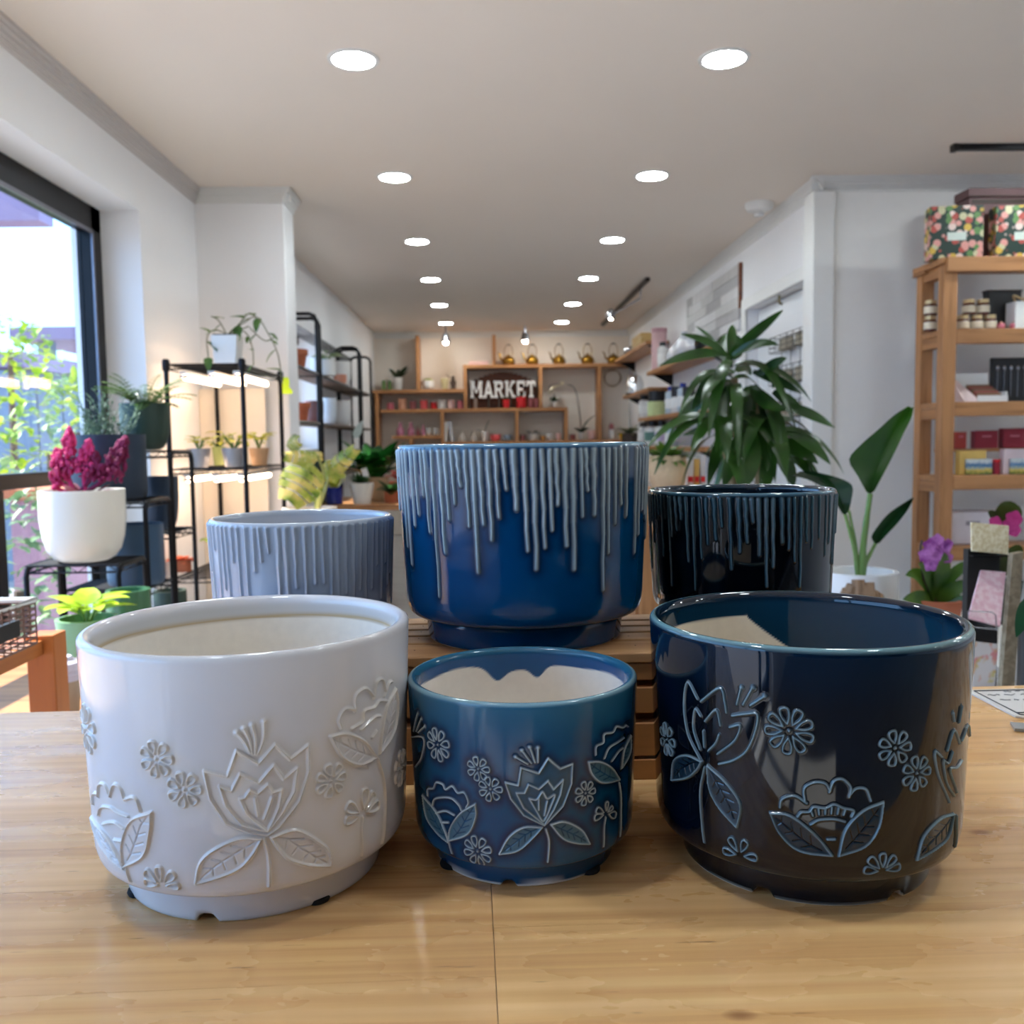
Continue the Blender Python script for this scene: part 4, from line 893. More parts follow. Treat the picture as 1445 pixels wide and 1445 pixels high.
# pots on the rack
M_zinc = mat('zinc_pot', S(160, 160, 166), .35, .5, var=.1)
M_yl = leafmat('yellow_green_leaf', S(150, 160, 30), S(214, 200, 60))
zc = Z2 + .006
for nm, lab, px, y, R, h, mm, kw in (
    ('potted_seedling', 'grey zinc pot with sparse yellow green leaves, left on the lit shelf', 281, 4.45, .058, .092, M_zinc, dict(n=10, L=.06, stalk=.06, W=.05, spread=.5)),
    ('potted_seedling', 'silvery pot with curled lime leaves behind the black post on the lit shelf', 330, 4.48, .058, .092, M_zinc, dict(n=14, L=.085, stalk=.09, W=.07)),
    ('potted_seedling', 'tan pot with yellow leaves at the right end of the lit shelf', 366, 4.75, .052, .09, mat('tan_pot', S(190, 150, 112), .6), dict(n=12, L=.07, stalk=.08, W=.055, spread=.5)),
    ('potted_seedling', 'pale green pot with trailing yellow leaves at the back of the lit shelf', 309, 4.85, .035, .1, mat('pale_green_pot', S(170, 180, 110), .5), dict(n=8, L=.06, stalk=.06, W=.045))):
    potted(nm, lab, px, 650, y, R, h, 'cone', mm, 'stalk', M_yl, group='pots on the lit shelf', zb=zc, **kw)
potted('potted_pothos', 'grey pot with broad lime leaves on the low shelf of the lit rack', 316, 800, 4.42, .055, .11, 'cyl', M_zinc, 'stalk', M_lime, zb=Z3 + .006, n=9, L=.08, stalk=.1, W=.06)
pf = at(256, 830, 4.42)
potted('potted_begonia', 'small pot of coral flowers low on the lit rack', 258, 830, 4.5, .045, .06, 'cyl', M_terra, 'tuft', mat('coral_petal', S(232, 120, 84), .6), zb=Z3 + .006, n=26, L=.05, W=.04, spread=1., droop=.6, shape='oval', r0=.03, seg=3)
# square white pot with a trailing vine on top of the rack
q = at(322, 510, 4.52); c = (q[0], 4.52, Z1 + .006); s_ = .064
th = thing('potted_vine', 'square white pot with a trailing vine on top of the wire rack', 'potted plant', c)
m = MB(); m.add([(c[0] + sx * s_ * (.8 if z == 0 else 1), c[1] + sy * s_ * (.8 if z == 0 else 1), c[2] + z) for z in (0, .148) for sx, sy in ((-1, -1), (1, -1), (1, 1), (-1, 1))], [(3, 2, 1, 0), (4, 5, 6, 7), (0, 1, 5, 4), (1, 2, 6, 5), (2, 3, 7, 6), (3, 0, 4, 7)])
m.build('pot', M_white, th, bevel=.004)
MB().box(c[0] - .056, c[0] + .056, c[1] - .056, c[1] + .056, c[2] + .1475, c[2] + .153).build('soil', M_soil, th)
ms = MB(); m = MB()
for pts, lv in ((((322, 469), (345, 455), (362, 447), (378, 470), (392, 500), (398, 540)), .05), (((322, 469), (345, 468), (356, 490), (358, 515)), .03), (((318, 469), (300, 466), (292, 478), (294, 505)), .05), (((318, 468), (308, 452), (298, 446)), .04), (((330, 468), (352, 442), (366, 458)), .06), (((345, 455), (372, 480), (388, 476)), .05)):
    P = catmull([at(px, py, 4.52 - .29 * (i > 2)) for i, (px, py) in enumerate(pts)]); P[0] = np.array([c[0], c[1], c[2] + .15]); ms.tube(P, .0028, 5)
    for k, p in enumerate(P[3::4]):
        m.leaf(p, (rnd(-1, 1), -.4, rnd(-.9, .4)), lv * rnd(1.2, 1.8), lv * rnd(.9, 1.2), .5, n=6, shape='heart')
ms.build('vine', mat('vine_stem', S(110, 112, 80), .6), th); m.build('foliage', leafmat('vine_leaf', S(50, 88, 40), S(104, 136, 62)), th)
# ------------------------------------------------------------------ black shelving along the rear left wall
XS = -1.215
def bay(label, y0, y1, ztop, shelves, wallx=-1.425):
    th = thing('metal_shelving', label, 'shelving', ((XS + wallx) / 2, (y0 + y1) / 2, 0), 'black shelving units')
    for y in (y0, y1):
        r = .05
        MB().tube([(XS, y, 0), (XS, y, ztop - r), (XS - r * .3, y, ztop - r * .3), (XS - r, y, ztop), (wallx + r, y, ztop), (wallx + r * .3, y, ztop - r * .3), (wallx, y, ztop - r), (wallx, y, 0)], .014, 8).build('end_frame', M_black, th)
    for z in shelves:
        MB().box(wallx, XS, y0 + .005, y1 - .005, z - .02, z).build('shelf_board', wood('dark_board', S(92, 66, 44), S(60, 42, 28), 1, .6), th)
        m = MB(); m.tube([(XS, y0, z - .012), (XS, y1, z - .012)], .012, 6); m.tube([(XS, y0, z - .012), (wallx, y0, z - .012)], .012, 6); m.build('shelf_rail', M_black, th)
    m = MB()
    for i in range(int((y1 - y0) / .035)):
        yy = y0 + .03 + i * .035; m.tube([(wallx + .004, yy, ztop - .10), (wallx + .004, yy, ztop - .01)], .002, 4, cap=False)
    for k in range(4): m.tube([(wallx + .004, y0, ztop - .01 - .03 * k), (wallx + .004, y1, ztop - .01 - .03 * k)], .0025, 4, cap=False)
    m.build('back_mesh', M_black, th); return th
SH = (1.70, 1.345, .95, .5)
bay('tall black shelving unit just behind the white pier, with terracotta pots', 5.78, 6.62, 2.12, SH)
bay('long black shelving unit in the middle of the rear left wall', 6.72, 8.74, 2.10, SH)
bay('short black shelving unit next to the rear wall shelves', 8.86, 9.62, 2.09, SH)
M_tan = mat('dark_wood_pot', S(60, 44, 34), .6)
def simple(name, label, px, y, z, R, h, style, mm, group=None, cat='plant pot', x=None):
    c = (at(px, 560, y)[0] if x is None else x, y, z + .0015); th = thing(name, label, cat, c, group)
    upot(c, R, h, style, min(.012, R * .16)).build('pot', mm, th); soil((c[0], c[1], c[2] + h * .85), R * .8, th); return th
simple('plant_pot', 'dark flared pot on the upper shelf of the tall black unit, nearest the pier', 417, 6.02, 1.70, .075, .19, 'rim', M_tan, x=-1.30)
simple('plant_pot', 'terracotta pot on the upper shelf of the tall black unit', 434, 6.38, 1.70, .075, .14, 'rim', M_terra, x=-1.31)
simple('plant_pot', 'tall terracotta pot on the second shelf of the tall black unit', 420, 6.1, 1.345, .06, .18, 'cyl', M_terra, x=-1.32)
simple('plant_pot', 'squat terracotta pot on the second shelf of the tall unit, beside the tall one', 434, 6.42, 1.345, .075, .13, 'rim', M_terra, x=-1.31)
simple('plant_pot', 'white bowl pot on the third shelf of the tall black unit', 425, 6.2, .95, .085, .13, 'u', M_white, x=-1.31)
for i, (y, z, R, h, mm, lab) in enumerate(((7.3, 1.70, .08, .17, M_white, 'white pot on the upper shelf of the long unit, nearest end'), (8.35, 1.70, .085, .23, M_white, 'large white pot on the upper shelf of the long unit, far end'),
    (7.0, 1.345, .07, .17, mat('mauve_pot', S(120, 84, 84), .5), 'mauve brown pot on the second shelf of the long unit'), (8.3, 1.345, .085, .23, M_white, 'large white pot on the second shelf of the long unit'), (7.6, 1.345, .07, .22, mat('ice_white', S(206, 216, 226), .2), 'slim icy white pot on the second shelf of the long unit'))):
    simple('plant_pot', lab, 480, y, z, R, h, 'u', mm, x=-1.318)
simple('plant_pot', 'small pink clay pot hung at the edge of the upper shelf, long unit', 0, 8.0, 1.702, .055, .085, 'u', mat('pink_clay', S(206, 136, 108), .7), x=-1.275)
potted('potted_pothos', 'white pot with pale trailing leaves at the near end of the long black unit', 462, 560, 6.95, .07, .12, 'cyl', M_white, 'stalk', leafmat('pale_var_leaf', S(120, 150, 90), S(206, 216, 180)), zb=1.702, n=14, L=.09, stalk=.08, W=.06)
q = at(405, 555, 5.05)
sg_ = thing('hang_tag', 'neon yellow tag hanging at the rear right corner of the lit wire rack', 'tag', (q[0], 5.05, q[2]))
m = MB(); k_ = .0040; m.add([(q[0] + a * k_, 5.05 + b_, q[2] + z * k_) for b_ in (0, .003) for a, z in ((-6, -1), (7, -1), (8, 3), (3, 9), (4, 16), (2, 22), (-4, 22), (-6, 12))], [tuple(range(8)), tuple(range(15, 7, -1))] + [(i, i + 8, (i + 1) % 8 + 8, (i + 1) % 8) for i in range(8)])
m.build('tag_card', mat('neon_yellow', S(205, 240, 40), .6), sg_)
MB().tube([(q[0], 5.052, q[2] + .08), (xb + .004, 5.06, 1.56)], .0018, 5).build('string', M_black, sg_)

# ------------------------------------------------------------------ variegated monstera in front of the lit rack
M_mon = leafmat('variegated_leaf', S(84, 112, 34), S(150, 158, 56), .45, S(206, 182, 100), 14)
q = at(437, 716, 4.0); c = (q[0], 4.0, q[2] - .19)
ps = thing('plant_stool', 'plain stool behind the pale drip pot carrying the monstera', 'stool', (c[0], 4.0, 0))
MB().lathe([(0, 0), (.15, 0), (.15, .025), (0, .025)], (c[0], 4.0, c[2] - .025), 28).build('seat', M_pine, ps)
for i in range(4): a = PI / 4 + PI / 2 * i; MB().tube([(c[0] + .09 * math.cos(a), 4 + .09 * math.sin(a), c[2] - .025), (c[0] + .13 * math.cos(a), 4 + .13 * math.sin(a), 0)], .014).build('leg', M_pinez, ps)
th = thing('potted_monstera', 'cream pot with a yellow variegated split-leaf monstera behind the pale drip pot', 'potted plant', c)
upot(c, .12, .19, 'cone').build('pot', mat('peach_white_pot', S(228, 212, 196), .4), th); soil((c[0], c[1], c[2] + .16), .1, th)
def split_leaf(m, p, tip, W, nor, lobes=5):
    p = np.array(p, float); tip = np.array(tip, float); d = unit(tip - p); L = np.linalg.norm(tip - p); s = unit(np.cross(d, nor)); n = np.cross(s, d)
    for sg in (-1, 1):
        for i in range(lobes):
            t0, t1 = i / lobes * .92, (i + .86) / lobes * .92
            w = lambda t: W * (math.sin(PI * min(.98, t * .75 + .2)) ** .8)
            a, b = p + d * L * t0, p + d * L * (t1 + (.08 if i == lobes - 1 else 0))
            pts = [a, a + (s * sg * w(t0) * .55 + d * L * .03) - n * .004, a + s * sg * w(t0) * .95 + d * L * .08 - n * .02, b + s * sg * w(t1) * .98 + d * L * .08 - n * .02, b + s * sg * w(t1) * .55 + d * L * .03 - n * .004, b]
            m.add(pts, [(0, 1, 4, 5), (1, 2, 3, 4)])
m = MB(); ms = MB(); g = np.array([c[0] + .03, c[1], c[2] + .16])
for (x0, y0, x1, y1, W, n_, yy) in ((440, 655, 406, 708, .10, (.15, -1, .45), 3.86), (448, 642, 402, 640, .055, (-.1, -.8, .9), 3.9), (430, 640, 446, 652, .06, (0, -1, .6), 3.95), (452, 676, 500, 632, .045, (.2, -.9, .5), 4.05), (405, 628, 420, 622, .04, (0, -1, .1), 4.1), (460, 650, 480, 676, .05, (.1, -1, .5), 4.05)):
    a = at(x0, y0, yy); b = at(x1, y1, yy - .04); split_leaf(m, a, b, W, n_); ms.tube(catmull([g, (g + a) / 2 + np.array([.03, 0, .03]), a]), .006, 6)
m.build('foliage', M_mon, th); ms.build('stem', mat('pale_stem', S(150, 150, 80), .5), th)

# ------------------------------------------------------------------ display table with the peace lily group
zt = at(500, 712, 6.2)[2]
x0 = at(452, 700, 6.2)[0]; x1 = at(640, 700, 6.2)[0]
dt = thing('display_table', 'wooden display table in the rear left with the leafy peace lily', 'table', ((x0 + x1) / 2, 6.6, 0))
MB().box(x0, x1, 6.15, 7.1, zt - .04, zt).build('tabletop', M_pine, dt, bevel=.004)
for x in (x0 + .02, x1 - .08):
    for y in (6.17, 7.02): MB().box(x, x + .06, y, y + .06, 0, zt - .04).build('leg', M_pinez, dt)
potted('potted_croton', 'cobalt blue pot with yellow foliage on the rear display table', 472, 708, 6.26, .058, .118, 'cyl', mat('cobalt_glaze', S(18, 34, 120), .15), 'tuft', leafmat('yellow_leaf', S(150, 160, 20), S(216, 204, 50)), zb=zt, n=30, L=.125, W=.03, spread=.22, droop=.5, shape='oval')
th = thing('potted_palm', 'white ribbed pot with small green fronds on the rear display table', 'potted plant', (at(511, 708, 6.27)[0], 6.27, zt)); c = tuple(th.location)
m = MB(); nn = 40
pr = [(.055, 0), (.082, .13), (.082, .145), (.072, .145), (.07, .12), (0, .12)]
vs = [(c[0] + (r * (1 + (.04 if j % 2 else 0) * (i < 2))) * math.cos(2 * PI * j / nn), c[1] + (r * (1 + (.04 if j % 2 else 0) * (i < 2))) * math.sin(2 * PI * j / nn), c[2] + z) for i, (r, z) in enumerate(pr) for j in range(nn)]
m.add(vs, [(i * nn + j, i * nn + (j + 1) % nn, (i + 1) * nn + (j + 1) % nn, (i + 1) * nn + j) for i in range(5) for j in range(nn)] + [tuple(range(nn - 1, -1, -1))]); m.build('pot', M_whp, th)
m = MB(); tuft(m, (c[0], c[1], c[2] + .12), 24, .12, .03, .3, .8); m.build('foliage', M_green, th)
th, c = potted('peace_lily', 'tall dark green peace lily with a white bloom and tag on the rear display table', 530, 705, 6.66, .10, .17, 'cyl', mat('taupe_pot', S(168, 140, 108), .6), 'tuft', leafmat('glossy_leaf', S(18, 62, 20), S(40, 108, 40), .25), zb=zt, n=46, L=.38, W=.11, spread=.45, droop=1.0, zmin=.5, zmax=2., r0=.05, seg=7)
q = at(518, 668, 6.45); MB().box(q[0] - .02, q[0] + .02, q[1], q[1] + .004, q[2] - .04, q[2] + .04, ry=-.3).build('plant_tag', M_paper, th)
q = at(503, 618, 6.5); m = MB(); m.leaf(q, (.3, -.4, 1), .16, .09, .4, shape='heart'); m.build('bloom', mat('bloom_white', S(214, 226, 230), .4), th)
q = at(552, 682, 6.3); th = thing('potted_anthurium', 'red-flowered plant beside the left edge of the big blue drip pot', 'potted plant', (q[0], 6.35, zt)); c = tuple(th.location)
upot(c, .055, .08, 'cyl').build('pot', M_terra, th)
m = MB(); tuft(m, (c[0], c[1], c[2] + .07), 22, .13, .06, .8, .7, 'oval'); m.build('foliage', M_green, th)
m = MB()
for i in range(9): p = (c[0] + rnd(-.09, .09), c[1] - .05 + rnd(-.05, .05), c[2] + rnd(.14, .24)); m.leaf(p, (rnd(-1, 1), -.6, rnd(0, .6)), .075, .06, .4, n=4, shape='heart')
m.build('flower', mat('red_bract', S(196, 24, 22), .3), th)
potted('potted_dracaena', 'small green plant among the pots left of the blue drip pot', 584, 706, 6.8, .07, .11, 'cyl', M_whp, 'tuft', M_green, zb=zt, n=26, L=.17, W=.035, spread=.7)
# green things on the lower shelf of the black units
for i, (y, lab) in enumerate(((6.05, 'trailing green plant on the third shelf of the tall black unit'), (7.2, 'trailing green plant on the third shelf of the long unit, near end'), (8.1, 'trailing green plant on the third shelf of the long unit, far end'))):
    potted('potted_philodendron', lab, 440, 600, y, .07, .11, 'cyl', M_dgreen if i else M_slate, 'stalk', M_green, zb=.9515, n=12, L=.075, stalk=.05, W=.06) if i else None

# ------------------------------------------------------------------ back wall shelving
YB, YW = 11.42, 11.748
BX = lambda px, py=550: at(px, py, YB)[0]
BZ = lambda py, px=700: at(px, py, YB)[2]
T = .042
bs = thing('box_shelving', 'pale wooden box shelving that covers the whole back wall', 'shelving', (BX(690), (YB + YW) / 2, BZ(700)))
zA, zB, zC, zD, zK = BZ(549.5, 590), BZ(576, 690), BZ(614.5, 586), BZ(622, 736), BZ(513.5, 770)
XL0 = -1.425
def hb(x0, x1, z): MB().box(x0, x1, YB, YW, z - T, z).build('shelf_board', M_pine, bs, bevel=.003)
def vb(x, z0, z1): MB().box(x - T / 2, x + T / 2, YB + .001, YW, z0, z1).build('divider', M_pinez, bs, bevel=.003)
hb(XL0, BX(654.5), zA); hb(BX(536), BX(801), zB); hb(BX(551), BX(621), zC); hb(BX(625.5), 1.80, zD); hb(BX(654), 1.83, zK)
vb(BX(590), zA, CE - .08); vb(BX(698), zK, CE - .08); vb(BX(656.5), zB, zK - T); vb(BX(763), zB, zK - T); vb(BX(846.5), zD, zK - T); vb(BX(623), zD - .5, zB - T); vb(BX(729), zD, zB - T); vb(BX(799), zD, zB - T); vb(BX(578), zC - .5, zC - T)
hb(XL0, BX(621), zD - .5); hb(BX(625.5), 1.80, zD - .5)
vb(XL0 + .05, zD - .5, zA - T)
# MARKET letters on a brown board
bb = thing('brown_board', 'brown plank board with an arched top inside the middle shelf box', 'board', (BX(709), YW - .05, zB))
m = MB(); xa, xb = BX(662), BX(759); m.box(xa, xb, YW - .06, YW - .035, zB + .001, BZ(541)); 
n_ = 14; zb_ = BZ(541); zt_ = BZ(523)
for i in range(n_):
    u0, u1 = i / n_, (i + 1) / n_; h0 = zb_ + (zt_ - zb_) * math.sin(PI * (.06 + .88 * (u0 + u1) / 2)); m.box(xa + (xb - xa) * u0, xa + (xb - xa) * u1 , YW - .06, YW - .035, zb_, h0)
m.build('plank_face', wood('brown_stain', S(122, 62, 28), S(74, 36, 18), 0, .5), bb)
MB().box(xa + .03, xb - .03, YW - .034, YW - .02, zB + .03, zB + .1).build('back_batten', wood('brown_stain', S(122, 62, 28), S(74, 36, 18)), bb)
M_let = mat('letter_white', S(240, 236, 234), .5, var=.03)
zl0, zl1 = BZ(560.5), BZ(536.5)
LP = {'M': [((0, 0), (.22, 0), (.22, 1), (0, 1)), ((.78, 0), (1, 0), (1, 1), (.78, 1)), ((0, 1), (.25, 1), (.56, .28), (.44, .28)), ((.75, 1), (1, 1), (.56, .28), (.44, .28))],
'A': [((0, 0), (.24, 0), (.6, 1), (.4, 1)), ((.76, 0), (1, 0), (.6, 1), (.4, 1)), ((.25, .22), (.75, .22), (.68, .4), (.32, .4))],
'R': [((.06, 0), (.3, 0), (.3, 1), (.06, 1)), ((.3, .82), (.75, .82), (.75, 1), (.3, 1)), ((.7, .5), (.92, .58), (.92, .92), (.7, 1)), ((.3, .42), (.75, .42), (.75, .58), (.3, .58)), ((.45, .45), (.68, .45), (1, 0), (.74, 0))],
'K': [((.06, 0), (.3, 0), (.3, 1), (.06, 1)), ((.3, .38), (.5, .5), (.95, 1), (.68, 1)), ((.36, .5), (.56, .56), (1, 0), (.72, 0))],
'E': [((.06, 0), (.3, 0), (.3, 1), (.06, 1)), ((.3, .82), (.92, .82), (.92, 1), (.3, 1)), ((.3, .42), (.72, .42), (.72, .58), (.3, .58)), ((.3, 0), (.95, 0), (.95, .18), (.3, .18))],
'T': [((.39, 0), (.61, 0), (.61, 1), (.39, 1)), ((.02, .8), (.98, .8), (.98, 1), (.02, 1))]}
SER = {'M': [(-.06, .28), (.72, 1.06)], 'A': [(-.08, .3), (.7, 1.08)], 'R': [(-.02, .38), (.68, 1.06)], 'K': [(-.02, .38), (.66, 1.06)], 'E': [], 'T': [(.26, .74)]}
for ch, pa, pb in (('M', 664, 680), ('A', 682.5, 696), ('R', 697.5, 711), ('K', 713.5, 727), ('E', 729.5, 742), ('T', 744, 757)):
    m = MB(); xa, xb = BX(pa), BX(pb); y0, y1 = YW - .20, YW - .13
    polys = list(LP[ch]) + [((a, 0), (b, 0), (b, .13), (a, .13)) for a, b in SER[ch]]
    if ch in 'MRK': polys += [((-.05, .88), (.34, .88), (.34, 1), (-.05, 1))]
    if ch == 'M': polys += [((.7, .88), (1.05, .88), (1.05, 1), (.7, 1))]
    if ch == 'K': polys += [((.64, .88), (1.03, .88), (1.03, 1), (.64, 1))]
    if ch == 'T': polys += [((.0, .66), (.16, .66), (.16, 1), (.0, 1)), ((.84, .66), (1, .66), (1, 1), (.84, 1))]
    if ch == 'E': polys += [((.8, 0), (.97, 0), (.97, .34), (.8, .34)), ((.78, .66), (.94, .66), (.94, 1), (.78, 1))]
    for k, P in enumerate(polys):
        e = .0006 * k; P = [(xa + (xb - xa) * u, zl0 + (zl1 - zl0) * v) for u, v in P]; n = len(P)
        m.add([(u, y0 - e, v) for u, v in P] + [(u, y1 + e, v) for u, v in P], [tuple(range(n)), tuple(range(2 * n - 1, n - 1, -1))] + [(i, i + n, (i + 1) % n + n, (i + 1) % n) for i in range(n)])
    L_ = thing('marquee_letter', 'white slab letter %s of the word MARKET on the back wall shelf' % ch, 'letter', ((xa + xb) / 2, YW - .165, zB), 'marquee letters')
    m.build('letter_face', M_let, L_)
    MB().box((xa + xb) / 2 - .015, (xa + xb) / 2 + .015, YW - .19, YW - .14, zB + .001, zl0 + .02).build('stand_foot', M_tan, L_)
# brass kettles
M_brass = mat('aged_brass', S(150, 112, 40), .28, .85, var=.2, scale=6)
kt = thing('brass_kettle', 'x', 'kettle', (0, 0, 0), 'brass kettles on the top shelf')
MB().lathe([(0, 0), (.062, 0), (.078, .02), (.082, .05), (.072, .085), (.045, .105), (.02, .112), (0, .113)], (0, 0, 0), 28).build('body', M_brass, kt)
m = MB(); m.lathe([(0, .112), (.03, .112), (.028, .122), (.008, .128), (.009, .142), (0, .146)], (0, 0, 0), 18); m.build('lid', M_brass, kt)
MB().tube(catmull([(-.07, 0, .055), (-.10, 0, .085), (-.115, 0, .135), (-.135, 0, .16)]), [.014] * 6 + [.010] * 6 + [.007] * 4, 8).build('spout', M_brass, kt)
hd = MB().tube(catmull([(-.045, 0, .095), (-.055, 0, .18), (-.03, 0, .245), (.0, 0, .262), (.03, 0, .245), (.055, 0, .18), (.045, 0, .095)]), .0045, 6).build('handle', M_brass, kt)
MB().tube([(-.022, 0, .256), (.022, 0, .256)], .008, 8).build('grip', M_tan, hd)
for i, (px, w) in enumerate(((718, 'leftmost'), (752, 'second'), (790, 'middle'), (831, 'fourth'), (868, 'rightmost'))):
    lab = '%s of the five brass kettles in a row on the top shelf' % w
    if i == 0: kt.location = (BX(px, 505), YB + .15, zK + .0015); kt['label'] = lab
    else: dup(kt, (BX(px, 505), YB + .15, zK + .0015), lab, rz=rnd(-.25, .25))
# small wares on the back shelves
PINK, CORAL, DUSTY, PEACH, RED = [mat(n, c, .45) for n, c in (('pink_glaze', S(216, 120, 136)), ('coral_glaze', S(222, 92, 96)), ('dusty_pink', S(150, 84, 88)), ('peach_glaze', S(226, 168, 136)), ('red_glaze', S(206, 26, 34)))]
PALE, LILAC = mat('pale_pink', S(236, 196, 190), .45), mat('rose_lilac', S(204, 134, 160), .4)
YEL = mat('yellow_glaze', S(232, 178, 30), .3)
def ware(name, cat, label, pl, pr, pt, z, mm, style='cyl', group=None, dy=.14, top=None):
    R = abs(BX(pr) - BX(pl)) / 2; h = BZ(pt, (pl + pr) / 2) - z; x = (BX(pl) + BX(pr)) / 2; z += .0015
    R = min(R, .13)
    th = thing(name, label, cat, (x, YB + dy, z), group); c = tuple(th.location)
    if style == 'bottle': MB().lathe([(0, 0), (R * .9, 0), (R, h * .08), (R, h * .42), (R * .45, h * .72), (R * .4, h * .96), (R * .5, h), (0, h)], c, 20).build('body', mm, th)
    elif style == 'jar':
        MB().lathe([(0, 0), (R * .9, 0), (R, h * .1), (R, h * .7), (R * .8, h * .8), (0, h * .8)], c, 20).build('body', mm, th); MB().lathe([(0, h * .8), (R * .85, h * .8), (R * .85, h), (0, h)], c, 20).build('lid', top or M_white, th)
    else:
        upot(c, R, h, style, R * .14).build('body', mm, th)
    return th, c, R, h
def greens(th, c, h, n, L, W, mm=M_green, **kw):
    m = MB(); tuft(m, (c[0], c[1], c[2] + h * .84), n, L, W, **kw); m.build('foliage', mm, th)
GR = 'cups and candles on the pink shelf'
th, c, R, h = ware('potted_plant', 'potted plant', 'white pot with dark sword leaves on the top left back shelf', 553, 568, 532, zA, M_white, 'cone'); greens(th, c, h, 12, .21, .06, leafmat('dark_leaf', S(26, 48, 26), S(46, 74, 40)), spread=.6, droop=.5)
for i, (a, b) in enumerate(((537, 543), (545.5, 551))): ware('candle_jar', 'jar', '%s green tin at the far left of the top back shelf' % ('outer' if i == 0 else 'inner'), a, b, 536, zA, mat('green_tin', S(96, 128, 70), .4), 'jar', 'green tins', top=mat('green_tin', S(96, 128, 70)))
th, c, R, h = ware('potted_plant', 'potted plant', 'rounded white pot of yellow moss right of the tall shelf divider', 594.5, 612, 536, zA, M_white, 'u'); MB().ball((c[0], c[1], c[2] + h * .9), R * .92, 1, 1, .55, 14).build('moss', M_yl, th)
ware('cup', 'cup', 'pale yellow cup on the top back shelf, right of the moss pot', 621, 633, 533, zA, mat('butter_glaze', S(206, 196, 150), .5), 'cone')
fg = thing('figurine', 'small dark bird-like figurine at the right end of the top left shelf', 'figurine', (BX(639), YB + .14, zA + .001)); c = tuple(fg.location)
m = MB(); m.lathe([(0, 0), (.045, 0), (.03, .03), (.04, .09), (.02, .13), (.022, .16), (0, .18)], c, 16); m.build('body', M_tan, fg); MB().leaf((c[0] - .02, c[1], c[2] + .13), (-.8, 0, .8), .1, .05, .2).build('wing', M_tan, fg)
for a, b, t_, mm, lab in ((544, 554, 568, PINK, 'low pink cup at the left end of the pink shelf'), (560, 572, 562, PEACH, 'tall peach cup on the pink shelf'), (576, 586, 565, DUSTY, 'dusty rose cup on the pink shelf'), (591, 602, 564, CORAL, 'coral red cup in the middle of the pink shelf'), (606, 615.5, 564.5, RED, 'red cup with white lid on the pink shelf'), (616.5, 628, 564, M_white, 'white cup on the pink shelf'), (630, 641, 563.5, PALE, 'pale pink cup on the pink shelf, second from its right end'), (644, 653, 564.5, PINK, 'pink cup at the right end of the pink shelf')):
    ware('candle_cup', 'cup', lab, a, b, t_, zB, mm, 'jar' if 'lid' in lab else 'cyl', GR)
for a, b, t_, mm, st, lab in ((556.5, 568, 596, LILAC, 'bottle', 'left pink bottle on the lower left back shelf'), (572, 582.5, 596, LILAC, 'bottle', 'second pink bottle on the lower left back shelf'), (584, 590.5, 602, DUSTY, 'bottle', 'dusky bottle on the lower left back shelf'), (592, 598, 599, LILAC, 'bottle', 'slim pink bottle on the lower left back shelf, near the white cups'), (599, 606.5, 604, M_white, 'u', 'left small white cup beside the pink bottles'), (609, 617, 604, M_white, 'u', 'right small white cup beside the pink bottles')):
    ware('bottle' if st == 'bottle' else 'cup', 'bottle' if st == 'bottle' else 'cup', lab, a, b, t_, zC, mm, st, 'wares on the lower left shelf')
for i, (px, rz, mm) in enumerate(((627.5, -.03, M_white), (637, .14, mat('pale_grey_cover', S(206, 206, 212), .5)))):
    x = BX(px); bk = thing('book', '%s book standing at the left of the lower middle shelf' % ('upright white' if i == 0 else 'leaning pale grey'), 'book', (x, YB + .15, zD), 'books on the lower shelf')
    MB().box(x - .017, x + .017, YB + .06, YB + .26, zD + .003, zD + .255, ry=-rz).build('cover', mm, bk); MB().box(x - .013, x + .013, YB + .064, YB + .262, zD + .006, zD + .253, ry=-rz).build('pages', M_paper, bk)
for a, b, t_, mm, st, lab in ((646, 655, 609, mat('clear_glassy', S(200, 190, 180), .1), 'bottle', 'small pale vase next to the leaning book'), (662, 671, 609, mat('clear_glassy', S(200, 190, 180)), 'bottle', 'pale vase left of the sprouting plant on the low middle shelf'), (691, 706, 613, CORAL, 'u', 'salmon bowl on the low middle shelf'), (709, 722, 614, mat('powder_blue', S(130, 150, 172), .4), 'u', 'powder blue bowl on the low middle shelf')):
    ware('vase' if st == 'bottle' else 'bowl', 'vase' if st == 'bottle' else 'bowl', lab, a, b, t_, zD, mm, st)
th, c, R, h = ware('potted_plant', 'potted plant', 'small white pot with one upright green leaf on the low middle shelf', 678, 688, 608, zD, M_white, 'cone'); m = MB(); m.leaf((c[0], c[1], c[2] + h * .8), (.25, 0, 1), .18, .08, .2, shape='oval'); m.leaf((c[0], c[1], c[2] + h * .8), (-.8, 0, .6), .13, .05, .5); m.build('foliage', M_green, th)
th = ware('potted_plant', 'potted plant', 'left white bowl with succulent in the low box left of the orchid', 745, 760, 611, zD, M_white, 'u'); greens(th[0], th[1], th[3], 16, .12, .045, leafmat('dull_leaf', S(70, 74, 52), S(110, 110, 80)), droop=.7)
ware('cup', 'cup', 'small orange cup in the low box left of the orchid', 763, 770, 615, zD, mat('ochre_glaze', S(206, 150, 84), .5), 'cone')
ware('cup', 'cup', 'white goblet in the low box left of the orchid', 772, 780, 612, zD, M_white, 'cone'); ware('cup', 'cup', 'pale cup at the right of the low box', 784, 793, 611, zD, PALE, 'cone')
ware('cup', 'cup', 'dusky cup at the left of the low box', 733, 741, 614, zD, DUSTY, 'cyl')
